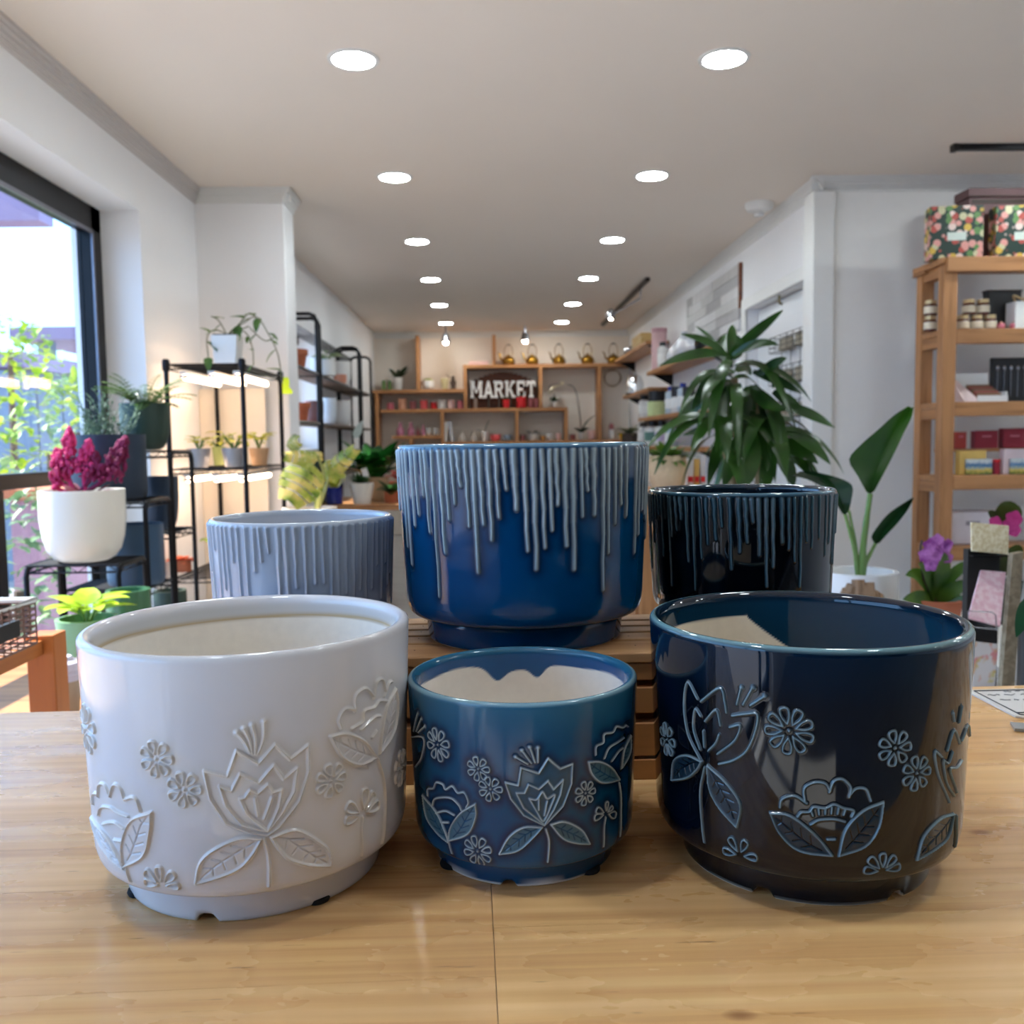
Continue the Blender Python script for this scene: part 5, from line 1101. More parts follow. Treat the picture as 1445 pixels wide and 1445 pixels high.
for a, b, t_, lab in ((709.5, 718.5, 564, 'smaller red pot under the letter K'), (729, 742, 560, 'larger red pot under the letter E')):
    th, c, R, h = ware('potted_plant', 'potted plant', lab + ' on the middle shelf', a, b, t_, zB, RED, 'cyl', 'red pots', dy=.045); greens(th, c, h, 6, .10, .025, spread=.15)
for a, b, lab in ((745, 752, 'left'), (753.5, 760, 'right')): ware('cup', 'cup', '%s rosy glass cup at the right end of the middle shelf box' % lab, a, b, 562, zB, DUSTY, 'cyl', dy=.06)
ware('cup', 'cup', 'grey glass cup at the left of the middle shelf box', 668, 673, 562, zB, mat('smoky_glass', S(150, 130, 118), .2), 'cyl', dy=.06)
tag(MB().box(BX(662), BX(690), YB + .05, YB + .25, zK + .001, zK + .045).build('pink_box', PALE, bevel=.004), 'flat pale pink box on top of the middle shelf box', 'box')
th, c, R, h = ware('potted_orchid', 'potted plant', 'white pot with a dark stemmed white orchid spray above the low box', 779, 788, 566, zB, M_white, 'cone')
m = MB(); m.tube(catmull([(c[0], c[1], c[2] + h), (c[0] - .0, c[1], BZ(556)), (BX(776), c[1], BZ(545)), (BX(795), c[1], BZ(540))]), .004, 5); m.build('stem', M_tan, th)
m = MB()
for i in range(13): t_ = i / 12; p = (BX(776 + 19 * t_), c[1], BZ(553 - 13 * t_) + rnd(-.03, .03)); m.leaf(p, (rnd(-1, 1), -.6, rnd(-.3, 1)), .055, .05, .3, n=3, shape='oval')
m.build('flower', mat('orchid_white', S(236, 226, 200), .5), th)
m = MB(); tuft(m, (c[0], c[1], c[2] + h * .85), 8, .11, .05, .5, .5, 'oval'); m.build('foliage', leafmat('dark_leaf', S(26, 48, 26), S(46, 74, 40)), th)
th, c, R, h = ware('potted_orchid', 'potted plant', 'white pot with broad orchid leaves and a long arching stem', 817, 827, 610, zD, M_white, 'cone')
m = MB()
for d, L in (((-.6, -.3, .9), .15), ((.35, -.1, 1.6), .3), ((.55, -.3, .8), .14), ((-.4, -.4, .6), .15), ((.3, -.5, .8), .15)): m.leaf((c[0], c[1], c[2] + h * .85), d, L, .1, .8, shape='oval', n=7)
m.build('foliage', leafmat('dark_leaf2', S(14, 44, 18), S(26, 66, 28), .3), th)
MB().tube(catmull([(c[0], c[1], c[2] + h), (BX(817), c[1], BZ(565)), (BX(811), c[1], BZ(547)), (BX(803), c[1], BZ(543))]), .006, 5).build('stem', M_tan, th)
ware('plant_pot', 'plant pot', 'pale pot right of the arching orchid on the low right shelf', 830, 842, 607, zD, PALE, 'u')
ware('cup', 'cup', 'dusky cup left of the arching orchid', 805, 813, 613, zD, DUSTY, 'cyl')
th = ware('vase', 'vase', 'white vase with a dark red top right of the last shelf divider', 860, 869, 606, zD, M_white, 'u'); MB().ball((th[1][0], th[1][1], th[1][2] + th[3] + .03), .035, 1, 1, 1.5).build('flower_head', DUSTY, th[0])
ware('cup', 'cup', 'yellow cup on the low shelf at the right corner', 875.5, 884.5, 611, zD, YEL, 'cone'); ware('cup', 'cup', 'brown cup right of the yellow cup', 887, 896, 611, zD, DUSTY, 'cyl')
wr = thing('wreath', 'thin twig wreath hanging on the wall below the rightmost kettles', 'wreath', (BX(867), YW - .02, BZ(545)))
m = MB(); cx_, cz_ = BX(869), BZ(533)
for k in range(3): m.tube([(cx_ + (.10 + .006 * k) * math.cos(a * PI / 12 + k), YW - .025 - .008 * k, cz_ + (.11 - .005 * k) * math.sin(a * PI / 12 + k)) for a in range(25)], .005, 5)
m.build('twig_ring', wood('twig', S(160, 130, 90), S(110, 84, 56)), wr)
MB().tube([(cx_, YW - .012, cz_ + .10), (cx_, YW - .004, cz_ + .118)], .003, 5).build('hanger', M_tan, wr)
# ------------------------------------------------------------------ plank shelves along the right wall
XP = 1.60; XQ = 1.838
def plank(label, y0, y1, z):
    th = thing('plank_shelf', label, 'shelf', (1.72, (y0 + y1) / 2, z), 'plank shelves on the right wall')
    MB().box(XP, XQ, y0, y1, z - .035, z).build('plank', M_piney, th, bevel=.003)
    for y in (y0 + .12, y1 - .12): MB().add([(XQ, y - .008, z - .036), (XQ, y + .008, z - .036), (XP + .04, y + .008, z - .036), (XP + .04, y - .008, z - .036), (XQ, y - .008, z - .15), (XQ, y + .008, z - .15)], [(0, 1, 2, 3), (0, 4, 5, 1), (3, 2, 5, 4), (0, 3, 4), (1, 5, 2)]).build('bracket', M_black, th)
zs1, zs2, zs3, zs4, zk = 1.86, 1.705, 1.415, 1.125, 2.18
plank('upper plank shelf behind the dracaena, with the white bag', 6.66, 9.1, zs1)
plank('short plank shelf with the glass dome, near the rear corner', 9.0, 10.7, zs2)
plank('plank shelf with the blue-capped bottles', 7.2, 9.6, zs3)
plank('lowest plank shelf with pale bottles above the drip pots', 6.9, 9.7, zs4)
plank('highest plank shelf at the right end of the kettle row', 9.15, 11.38, zk)
YX = lambda px, x=1.68: float(onx(px, 560, x)[1])
def bottle(label, px, pt, z, r, mm, cap=None, capw=.7, name='bottle', group='bottles on the right wall shelves', x=1.68, capf=.8, band=None):
    y = YX(px, x); h = at(px, pt, y)[2] - z; h = max(.05, min(h, .25 if z < 1.2 else .25))
    th = thing(name, label, 'bottle' if name == 'bottle' else 'jar', (x, y, z + .001), group); c = (x, y, z + .001)
    MB().lathe([(0, 0), (r * .94, 0), (r, .006), (r, h * (capf - .08)), (r * capw * .9, h * capf), (0, h * capf)], c, 22).build('body', mm, th)
    if cap: MB().lathe([(0, h * capf), (r * capw, h * capf), (r * capw, h), (0, h)], c, 20).build('cap', cap, th)
    MB().lathe([(r * 1.01, h * .2), (r * 1.015, h * .21), (r * 1.015, h * .55), (r * 1.01, h * .56)], c, 22).build('label_band', band or M_paper, th)
M_blue = mat('blue_cap', S(24, 50, 150), .4); M_ink = mat('black_cap', S(22, 22, 26), .4); M_ice = mat('ice_bottle', S(190, 204, 214), .25); M_lil = mat('lilac_label', S(196, 180, 216), .6); M_lg = mat('pale_green_label', S(196, 208, 150), .6)
bottle('tall icy bottle with a blue cap, nearer the rear wall', 947, 523, zs3, .055, M_ice, M_blue, .55, capf=.86)
bottle('tall icy bottle with a blue cap, nearer the camera', 964, 523, zs3, .05, M_ice, M_blue, .55, capf=.86)
bottle('white bottle with a broad black cap between the two blue-capped bottles', 955.5, 546, zs3, .055, M_white, M_ink, .95, capf=.62)
bottle('white bottle with a black cap right of the blue-capped bottles', 972, 546, zs3, .055, M_white, M_ink, .95, capf=.62)
bottle('dark jar with pale green label on the plank shelf', 926, 550, zs3, .085, M_lg, M_ink, .95, name='jar', capf=.6, band=M_lg)
bottle('slim white bottle at the far end of the blue-cap shelf', 909, 558, zs3, .06, M_white, M_ink, .7)
bottle('pale bottle beside the far end of the blue-cap shelf', 917, 560, zs3, .055, M_white, None)
bottle('white bottle at the far end of the lowest plank shelf', 908, 592, zs4, .06, M_white, M_tan, .7)
bottle('large white bottle with a green logo label on the lowest plank shelf', 921, 589, zs4, .085, M_white, M_ink, .6, band=mat('leaf_label', S(90, 130, 120), .6))
bottle('white bottle with a lilac label on the lowest plank shelf', 934, 594, zs4, .07, M_white, M_ink, .6, band=M_lil)
bottle('grey capped bottle on the lowest plank shelf, nearest the basket plant', 948, 596, zs4, .065, M_ice, M_ink, .7)
bottle('white bottle with black cap on the upper plank shelf beside the bag', 935, 482, zs1, .05, M_white, M_ink, .6, capf=.85)
y = min(YX(921, 1.75), 8.95); pt = thing('gift_tube', 'tall pale pink tube standing on the upper plank shelf', 'tube', (1.70, y, zs1 + .001)); hh = at(921, 464, y)[2] - zs1
MB().lathe([(0, 0), (.075, 0), (.075, hh), (0, hh)], (1.70, y, zs1 + .001), 24).build('tube_body', mat('pale_pink_tube', S(214, 176, 178), .6), pt); MB().lathe([(.076, hh * .9), (.078, hh * .9), (.078, hh + .003), (0, hh + .003)], (1.70, y, zs1 + .001), 24).build('lid', mat('rose_lid', S(196, 150, 156), .6), pt)
y0, y1 = YX(985, 1.7), YX(943, 1.7); zb_ = at(960, 476, (y0 + y1) / 2)[2]
bg = thing('plastic_bag', 'puffy white plastic bag on the upper plank shelf behind the dracaena', 'bag', (1.7, (y0 + y1) / 2, zs1)); m = MB(); n = 22
pts = []
for i in range(n + 1):
    u = i / n
    for j in range(13):
        v = 2 * PI * j / 12; zz = (.5 + .5 * math.sin(v)); e = .35 + .65 * math.sin(PI * min(1, max(.06, u))) ** .5
        pts.append((1.72 + .085 * e * math.cos(v) + rnd(-.012, .012), y0 + (y1 - y0) * u, zs1 + .003 + (zb_ - zs1) * zz * (e * .8 + .2) * (1 + .12 * math.sin(9 * u + 2 * v))))
m.add(pts, [(i * 13 + j, i * 13 + j + 1, (i + 1) * 13 + j + 1, (i + 1) * 13 + j) for i in range(n) for j in range(12)])
m.build('bag_skin', mat('white_plastic', S(214, 220, 230), .2), bg); MB().lathe([(.03, 0), (.012, .02), (.03, .05)], (1.72, (y0 + y1) / 2, zb_ - .005), 10).build('knot', mat('white_plastic', S(214, 220, 230)), bg)
q = onx(905, 478, 1.7); wc = thing('wood_crate', 'yellowish wooden crate on the highest plank shelf', 'crate', (1.72, q[1], zk + .001)); m = MB()
for k in range(3): m.box(1.645, 1.655, q[1] - .3, q[1] + .3, zk + .001 + k * .05, zk + .042 + k * .05); m.box(1.80, 1.81, q[1] - .3, q[1] + .3, zk + .001 + k * .05, zk + .042 + k * .05)
m.build('slats', wood('yellow_pine', S(206, 176, 116), S(170, 134, 80)), wc)
m = MB()
for yy in (q[1] - .3, q[1] + .288): m.box(1.655, 1.80, yy, yy + .012, zk + .001, zk + .142)
m.build('end_panel', wood('yellow_pine', S(206, 176, 116), S(170, 134, 80)), wc)
for px, lab, R in ((886, 'small clear glass ornament on the highest plank shelf', .05), (890.5, 'second clear glass ornament on the highest plank shelf, beside the crate', .045)):
    y = YX(px, 1.66); th = thing('glass_ornament', lab, 'ornament', (1.66, y, zk + .001), 'glass ornaments'); MB().ball((1.66, y, zk + .001 + R), R, 1, 1, 1, 16).build('globe', mat('mirror_glass', S(220, 225, 230), .05, .9), th); MB().lathe([(0, 0), (R * .5, 0), (R * .3, R * .25)], (1.66, y, zk + .001), 14).build('foot', M_chrome, th)
y = YX(896, 1.68); th = thing('glass_cloche', 'shining glass dome on the short plank shelf', 'cloche', (1.68, y, zs2 + .001)); MB().lathe([(.10, 0), (.10, .12), (.07, .19), (.012, .215), (.02, .24), (0, .25)], (1.68, y, zs2 + .014), 24).build('dome', mat('mirror_glass', S(220, 225, 230)), th); MB().lathe([(0, 0), (.115, 0), (.115, .012), (0, .012)], (1.68, y, zs2 + .001), 24).build('base', M_tan, th)
th, c = potted('potted_plant', 'dark hanging-style planter with mixed leaves in the rear right corner', 892, 612, 9.9, .09, .14, 'u', M_tan, 'tuft', leafmat('mixed_leaf', S(60, 74, 44), S(130, 130, 80)), zb=zs4 + .001 if False else 1.126, n=22, L=.2, W=.05, spread=.8, droop=.8)
c_ = tuple(th.location); th.location = (1.60, 10.2, c_[2])
pd = thing('pedestal', 'slim pedestal in the rear right corner under the mixed-leaf planter', 'pedestal', (1.60, 10.2, 0)); MB().lathe([(.12, 0), (.12, .03), (.05, .06), (.05, 1.07), (.10, 1.10), (.10, 1.124), (0, 1.124)], (1.60, 10.2, 0), 24).build('column_body', M_tan, pd)
# whitewashed plank panel
wp = thing('plank_art', 'whitewashed grey plank panel mounted high on the right-hand wall', 'panel', (1.83, 7.4, 2.0)); yb_ = 6.56; rows = 6; z0_ = 1.97; z1_ = 2.44
cols = [mat('whitewash_%s' % n, c, .7, var=.12, scale=8) for n, c in (('light', S(214, 212, 212)), ('grey', S(176, 174, 174)), ('pale', S(200, 198, 196)))]
for r in range(rows):
    y = yb_; k = r
    while y < 8.25:
        L = min(rnd(.35, .8), 8.25 - y + .01); MB().box(1.822 - rnd(0, .006), 1.838, y + .002, y + L - .002, z0_ + (z1_ - z0_) * r / rows + .002, z0_ + (z1_ - z0_) * (r + 1) / rows - .002).build('plank', cols[(k * 7 + r * 3) % 3], wp, smooth=False); y += L; k += 1
MB().box(1.815, 1.838, yb_ - .03, yb_, z0_ + .15, z1_).build('edge_strip', wood('brown_stain', S(122, 62, 28), S(74, 36, 18)), wp)
# wire organiser on the door
ya_, yb2 = float(onx(1152, 540, 1.88)[1]), float(onx(1098, 540, 1.88)[1]); XD = 1.895
og = thing('wire_organizer', 'black wire card organiser hanging on the white door', 'organizer', (XD, (ya_ + yb2) / 2, 1.2))
m = MB(); zt_ = float(onx(1125, 468, XD)[2]); zb_ = float(onx(1125, 626, XD)[2])
for i in range(5): yy = ya_ + (yb2 - ya_) * i / 4; m.tube([(XD + .01, yy, zb_), (XD + .01, yy, zt_)], .003, 5)
m.tube([(XD + .01, ya_, zt_), (XD + .01, yb2, zt_)], .004, 5); m.tube([(XD + .01, ya_, zb_), (XD + .01, yb2, zb_)], .004, 5); m.build('frame', M_black, og)
for k, (pt, pb) in enumerate(((470, 492), (515, 540), (565, 588), (612, 628))):
    zb2, zt2 = float(onx(1125, pb, XD)[2]), float(onx(1125, pt, XD)[2]); m = MB()
    for z in np.linspace(zb2, zt2, 4): m.tube([(XD + .008, ya_, z), (XD - .075, ya_, z), (XD - .075, yb2, z), (XD + .008, yb2, z)], .0025, 4)
    for i in range(7): yy = ya_ + (yb2 - ya_) * i / 6; m.tube([(XD + .008, yy, zb2), (XD - .075, yy, zb2), (XD - .075, yy, zt2)], .002, 4)
    m.build('basket', M_black, og)
    for j in range(2):
        yc = ya_ + (yb2 - ya_) * (.28 + .44 * j); tag(MB().box(XD - .05, XD - .02, yc - .085, yc + .085, zb2 + .004, zb2 + .004 + (zt2 - zb2) * .8, ry=.1).build('greeting_cards', mat('beige_card', S(166, 156, 138), .8, var=.1)), '%s stack of beige cards in the %s basket of the door organiser' % (('near', 'far')[j], ('top', 'second', 'third', 'bottom')[k]), 'card stack', 'card stacks on the door')
m = MB(); q = onx(1106, 425, 1.9); m.tube(catmull([(1.912, q[1], q[2] + .06), (1.88, q[1], q[2] + .06), (1.87, q[1], q[2]), (1.89, q[1], q[2] - .02)]), .008, 6)
hk = m.build('door_hook', mat('brass_hook', S(110, 96, 60), .3, .8)); tag(hk, 'small metal hook at the top of the white door', 'hook')

# ------------------------------------------------------------------ dracaena, basket plant
def bez(m, A, B, Cc, W, fold=.22, n=9, nor=(0, -1, .25), shape=.75):
    A, B, Cc = (np.array(p, float) for p in (A, B, Cc)); vs = []
    for i in range(n + 1):
        t = i / n; p = (1 - t) ** 2 * A + 2 * t * (1 - t) * B + t * t * Cc; d = unit(2 * (1 - t) * (B - A) + 2 * t * (Cc - B)); s = unit(np.cross(d, nor)); nn = np.cross(s, d)
        w = W / 2 * max(.04, (math.sin(PI * min(1, t * .9 + .09)) ** shape)); vs += [p - s * w + nn * w * fold, p, p + s * w + nn * w * fold]
    m.add(vs, [f for i in range(n) for f in ((i * 3, i * 3 + 1, i * 3 + 4, i * 3 + 3), (i * 3 + 1, i * 3 + 2, i * 3 + 5, i * 3 + 4))])
YD = 3.4
M_drac = leafmat('dracaena_leaf', S(16, 44, 14), S(46, 84, 26), .3, scale=5)
q = at(1056, 640, YD); dr = thing('dracaena', 'large dracaena with long drooping dark green leaves right of the big blue pot', 'potted plant', (q[0], YD, 0))
upot((q[0], YD, 0), .19, .36, 'cone').build('pot', M_slate, dr); soil((q[0], YD, .31), .165, dr)
cr1 = at(1036, 515, YD); cr2 = at(1072, 545, YD + .05); cr3 = at(1020, 590, YD - .02); cr4 = at(1090, 600, YD)
for a in (cr1, cr2, cr3, cr4): MB().tube(catmull([(q[0] + rnd(-.05, .05), YD + rnd(-.04, .04), .31), (q[0] + rnd(-.03, .03), YD, .7), a - np.array([0, 0, .05])]), .014, 7).build('cane', mat('dracaena_cane', S(120, 104, 76), .8, var=.3, bump=.4), dr)
m = MB(); g = lambda x, y: (860 + x * .2353, 360 + y * .2353)
LV = [((720, 600), (860, 470), (1040, 330), 62), ((720, 590), (735, 480), (738, 418), 60), ((700, 600), (520, 560), (300, 665), 62), ((700, 600), (600, 500), (430, 475), 46), ((690, 590), (590, 470), (515, 425), 30), ((740, 600), (900, 500), (1012, 540), 56), ((720, 640), (640, 570), (700, 470), 80), ((740, 620), (800, 560), (760, 480), 66),
 ((860, 700), (1000, 740), (1155, 832), 60), ((880, 720), (1000, 640), (1062, 618), 56), ((930, 740), (1000, 600), (980, 800), 80), ((640, 700), (600, 760), (495, 925), 84), ((600, 840), (480, 900), (400, 1075), 76), ((1030, 900), (1180, 930), (1350, 1035), 64), ((860, 780), (900, 900), (1060, 930), 90), ((1040, 1040), (1200, 1100), (1325, 1255), 74), ((980, 1120), (1130, 1140), (1250, 1250), 90),
 ((700, 980), (600, 1040), (440, 1080), 60), ((830, 820), (800, 900), (760, 1080), 90), ((700, 1040), (640, 1150), (590, 1385), 84), ((790, 1060), (740, 1220), (680, 1395), 90), ((850, 1040), (870, 1200), (830, 1390), 96), ((890, 960), (960, 1100), (945, 1295), 90), ((960, 1150), (1080, 1240), (1105, 1390), 96), ((1040, 1180), (1200, 1240), (1265, 1385), 80), ((660, 760), (700, 900), (640, 1180), 84), ((760, 700), (820, 640), (850, 720), 70), ((980, 820), (1100, 880), (1150, 960), 70), ((640, 960), (540, 1040), (490, 1180), 60), ((740, 1180), (700, 1300), (720, 1420), 90), ((930, 1220), (960, 1330), (900, 1430), 80)]
for i, (A, B, Cc, w) in enumerate(LV):
    dy = rnd(-.16, .16); P = at(*g(*A), YD + dy * .2); Q = at(*g(*B), YD + dy * .8); R_ = at(*g(*Cc), YD + dy * 1.3); bez(m, P, Q, R_, w * .2353 * YD / FPX * 1.08, nor=(rnd(-.25, .25), -1, rnd(.1, .5)))
for i in range(46):
    cc = (cr1, cr2, cr3, cr4)[i % 4]; a = rnd(0, 2 * PI); L = rnd(.22, .36); o = np.array([math.cos(a), math.sin(a) * .9, 0]); P = cc + np.array([0, 0, rnd(-.12, .02)]); bez(m, P, P + o * L * .5 + np.array([0, 0, rnd(.0, .09)]), P + o * L * .85 + np.array([0, 0, rnd(-.30, -.10)]), rnd(.04, .055), nor=(o[0] * .7, -.6 + o[1] * .5, .8))
m.build('foliage', M_drac, dr)
dc = thing('display_cabinet', 'low wooden cabinet behind the dracaena carrying the woven pot', 'cabinet', (1.05, 4.8, 0))
zc_ = .93; MB().box(.72, 1.42, 4.45, 4.98, .06, zc_ - .03).build('carcass', M_pinez, dc); MB().box(.70, 1.44, 4.43, 5.0, zc_ - .03, zc_).build('cabinet_top', M_pine, dc, bevel=.003)
for x0_ in (.74, 1.075):
    d_ = MB().box(x0_, x0_ + .325, 4.432, 4.449, .09, zc_ - .05).build('door', M_pinez, dc, bevel=.002); MB().ball((x0_ + (.29 if x0_ < .9 else .035), 4.422, .6), .012).build('knob', M_brass, d_)
MB().box(.74, 1.40, 4.48, 4.95, 0, .06).build('plinth', M_tan, dc)
q = at(942, 690, 4.62); bw = thing('woven_planter', 'beige woven pot with bushy green foliage between the blue and the black drip pots', 'potted plant', (q[0], 4.62, zc_ + .001)); c = tuple(bw.location)
hp = at(942, 643, 4.62)[2] - zc_; Rw = 27 * 4.62 / FPX; m = MB(); nr_ = 14; pr = []
for i in range(nr_ + 1):
    u = i / nr_; r = Rw * (.72 + .3 * math.sin(PI * (.1 + .62 * u))); pr += [(r * (1.0 if i % 2 else .975), hp * u)]
m.lathe([(0, 0)] + pr + [(pr[-1][0] - .01, hp), (pr[-1][0] - .012, hp * .85), (0, hp * .85)], c, 30); m.build('woven_pot', mat('woven_straw', S(196, 172, 138), .8, var=.15, scale=60, bump=.5), bw)
m = MB(); tuft(m, (c[0], c[1], c[2] + hp * .85), 60, .12, .033, .6, .8, 'oval', .2, 1.4, .05); tuft(m, (c[0], c[1], c[2] + hp * .9), 40, .08, .03, .8, .6, 'oval', .2, 1.4, .05); m.build('foliage', leafmat('bushy_leaf', S(44, 84, 22), S(96, 130, 44)), bw)
for i, (px, w, cc) in enumerate(((972, 9, S(220, 220, 222)), (981, 8, S(206, 170, 96)), (989.5, 8, S(196, 200, 206)))):
    q = at(px, 690, 4.78); tg = thing('seed_box', ('white', 'ochre', 'grey')[i] + ' upright packet box beside the woven pot behind the dracaena', 'box', (q[0], 4.78, zc_ + .001), 'packet boxes on the low cabinet'); w_ = w * 4.78 / FPX / 2; MB().box(q[0] - w_ + .001, q[0] + w_ - .001, 4.74, 4.84, zc_ + .001, zc_ + .17 - .02 * (i % 2)).build('carton', mat('packet_%d' % i, cc, .5), tg, bevel=.002); MB().box(q[0] - w_ + .003, q[0] + w_ - .003, 4.738, 4.7395, zc_ + .03, zc_ + .06).build('red_band', RED, tg)

# ------------------------------------------------------------------ plant table on the right: strelitzia, orchid, driftwood
zp = .655
pt_ = thing('plant_table', 'white plant table behind the navy planter with the bird of paradise and the orchid', 'table', (1.35, 2.35, 0)); MB().box(.72, 1.72, 2.02, 2.68, zp - .035, zp).build('tabletop', M_trim, pt_, bevel=.003)
for x in (.75, 1.64):
    for y in (2.05, 2.60): MB().box(x, x + .05, y, y + .05, 0, zp - .035).build('leg', M_trim, pt_)
YS = 2.42; h6 = lambda x, y: (1125 + x * .2215, 530 + y * .2215)
q = at(1214, 806, YS); sp_ = thing('bird_of_paradise', 'white pot with tall paddle-leaved bird of paradise against the grey wall', 'potted plant', (q[0], YS, zp + .001)); c = tuple(sp_.location); hp = q[2] - zp
upot(c, .098, hp, 'cyl').build('pot', M_white, sp_); soil((c[0], c[1], c[2] + hp * .86), .085, sp_)
M_bop = leafmat('paddle_leaf', S(24, 62, 12), S(48, 92, 22), .35, scale=4); M_bop2 = leafmat('paddle_leaf_dark', S(10, 34, 16), S(24, 58, 26), .35)
def rows_leaf(rows, y, mm, tilt=0.):
    m = MB(); P = []
    sub = [[catmull([np.array(r[k], float) for r in rows], 3)[i] for k in range(3)] for i in range((len(rows) - 1) * 3 + 1)]
    for i, (a, b, d) in enumerate(sub):
        t = i / (len(sub) - 1); P += [at(*h6(*a), y + tilt * t - .008), at(*h6(*b), y + tilt * t + .012), at(*h6(*d), y + tilt * t - .004)]
    m.add(P, [f for i in range(len(sub) - 1) for f in ((i * 3, i * 3 + 1, i * 3 + 4, i * 3 + 3), (i * 3 + 1, i * 3 + 2, i * 3 + 5, i * 3 + 4))]); m.build('leaf', mm, sp_)
rows_leaf([((442, 742), (465, 754), (492, 735)), ((385, 640), (478, 690), (532, 660)), ((330, 535), (512, 590), (588, 555)), ((405, 440), (556, 482), (640, 450)), ((520, 340), (604, 382), (682, 360)), ((620, 250), (660, 290), (727, 270)), ((705, 196), (727, 203), (744, 198))], YS + .02, M_bop, .06)
rows_leaf([((484, 1056), (500, 1072), (524, 1066)), ((474, 1020), (528, 1022), (572, 1012)), ((520, 950), (585, 948), (640, 940)), ((594, 868), (650, 866), (702, 858)), ((738, 776), (741, 778), (744, 782))], YS - .03, M_bop2, .0)
rows_leaf([((288, 880), (305, 888), (328, 868)), ((236, 800), (285, 810), (346, 790)), ((170, 720), (250, 720), (350, 700)), ((60, 660), (170, 640), (260, 650)), ((-40, 640), (20, 610), (110, 612))], YS + .04, M_bop2, .05)
g2 = np.array([c[0], c[1], c[2] + hp * .86])
for (x, y), r in (((465, 752), .0075), ((500, 1068), .005), ((305, 884), .005), ((330, 860), .004)):
    e = at(*h6(x, y), YS + .01); MB().tube(catmull([g2 + np.array([(e[0] - g2[0]) * .12, 0, 0]), (g2 * .55 + e * .45) + np.array([(g2[0] - e[0]) * .08, 0, .0]), e]), [r * 1.5] * 4 + [r * 1.2] * 4 + [r] * 3, 8).build('stem', mat('leaf_stalk', S(98, 128, 66), .4), sp_)
dw = thing('driftwood', 'wrinkled brown driftwood chunk in front of the white bird of paradise pot', 'driftwood', (at(1214, 830, 2.2)[0], 2.2, zp + .001)); m = MB(); c = tuple(dw.location)
ht = at(1214, 812, 2.2)[2] - zp
for i in range(7): m.tube([(c[0] - .05 + .017 * i, c[1] + .02 * math.sin(i * 2.), c[2]), (c[0] - .045 + .016 * i + rnd(-.01, .01), c[1] + .02 * math.cos(i), c[2] + ht * .5), (c[0] - .03 + .012 * i, c[1], c[2] + ht * (1 - .05 * abs(i - 3) - rnd(0, .16)))], [.022, .022, .016], 7)
m.build('wood_mass', wood('driftwood', S(150, 122, 96), S(84, 62, 46), 2, .9, 2., .5), dw); MB().tube([(c[0] - .055, c[1] - .01, c[2]), (c[0] - .075, c[1] - .01, c[2] + ht * .75)], [.02, .012], 7).build('side_branch', wood('driftwood', S(150, 122, 96), S(84, 62, 46)), dw)
# purple orchid with a dark plant beside it
YO = 2.28
q = at(1322, 850, YO); oc = thing('potted_orchid', 'orchid with violet pink blooms and green leaves just behind the navy planter rim', 'potted plant', (q[0], YO, zp + .001)); c = tuple(oc.location)
upot(c, .062, .11, 'cone').build('pot', M_terra, oc); m = MB(); ms = MB(); b0 = np.array([c[0], c[1], c[2] + .1])
for A, B, Cc, w in (((1322, 860), (1300, 800), (1278, 812), .04), ((1322, 860), (1318, 810), (1296, 795), .045), ((1322, 860), (1330, 800), (1332, 780), .045), ((1322, 860), (1340, 830), (1372, 820), .04), ((1322, 860), (1300, 840), (1274, 846), .04), ((1322, 860), (1350, 850), (1370, 848), .04), ((1322, 860), (1345, 790), (1382, 796), .03)):
    bez(m, b0, at(*B, YO - .02), at(*Cc, YO - .05), w, nor=(.1, -1, .3))
m.build('foliage', leafmat('orchid_leaf', S(40, 78, 18), S(84, 116, 34), .35), oc)
ms.tube(catmull([b0, at(1304, 820, YO - .02), at(1299, 780, YO - .03), at(1301, 762, YO - .03)]), .0028, 6); ms.tube(catmull([b0, at(1330, 800, YO), at(1318, 775, YO - .03)]), .003, 6); ms.build('stem', M_tan, oc)
M_orc = leafmat('violet_petal', S(140, 54, 146), S(214, 140, 216), .5, scale=40); m = MB()
for px, py, r in ((1312, 770, .016), (1305, 783, .015), (1322, 763, .015), (1330, 778, .016), (1337, 768, .012), (1313, 796, .016), (1337, 787, .012), (1320, 783, .015)):
    p = at(px, py, YO - .05 + rnd(-.02, .02))
    for k in range(5): a = 2 * PI * k / 5 + .3; m.leaf(p, (math.cos(a), -.35, math.sin(a)), r * 1.25, r * 1.25, .4, up=(0, -1, .1), n=4, shape='oval', fold=.1)
    m.ball(p + np.array([0, -.004, 0]), r * .22, n=6)
m.build('flower', M_orc, oc)
q = at(1410, 850, 2.5); mg = thing('potted_orchid', 'magenta flowered orchid with a dark round leaf behind the cream card', 'potted plant', (q[0], 2.5, zp + .001)); c = tuple(mg.location); upot(c, .06, .12, 'cone').build('pot', M_dgreen, mg)
m = MB(); b0 = np.array([c[0], c[1], c[2] + .11])
ms = MB(); e = at(1418, 733, 2.5); ms.tube(catmull([b0, at(1413, 790, 2.5), at(1412, 745, 2.5)]), .004, 6); ms.build('stem', M_tan, mg)
for A, Cc, w in (((1412, 745), (1428, 708), .075), ((1412, 748), (1394, 722), .03), ((1412, 800), (1380, 790), .04), ((1412, 810), (1440, 770), .05)): P = at(*A, 2.5); R_ = at(*Cc, 2.48); bez(m, P, (P + R_) / 2 + np.array([0, -.01, .015]), R_, w, shape=.5)
m.build('foliage', leafmat('olive_leaf', S(40, 48, 14), S(70, 84, 26), .35), mg); m = MB()
for px, py, r in ((1430, 733, .026), (1424, 742, .022), (1404, 738, .02), (1431, 748, .02)):
    p = at(px, py, 2.46)
    for k in range(5): a = 2 * PI * k / 5; m.leaf(p, (math.cos(a), -.3, math.sin(a)), r, r * 1.1, .4, up=(0, -1, .1), n=4, shape='oval', fold=.1)
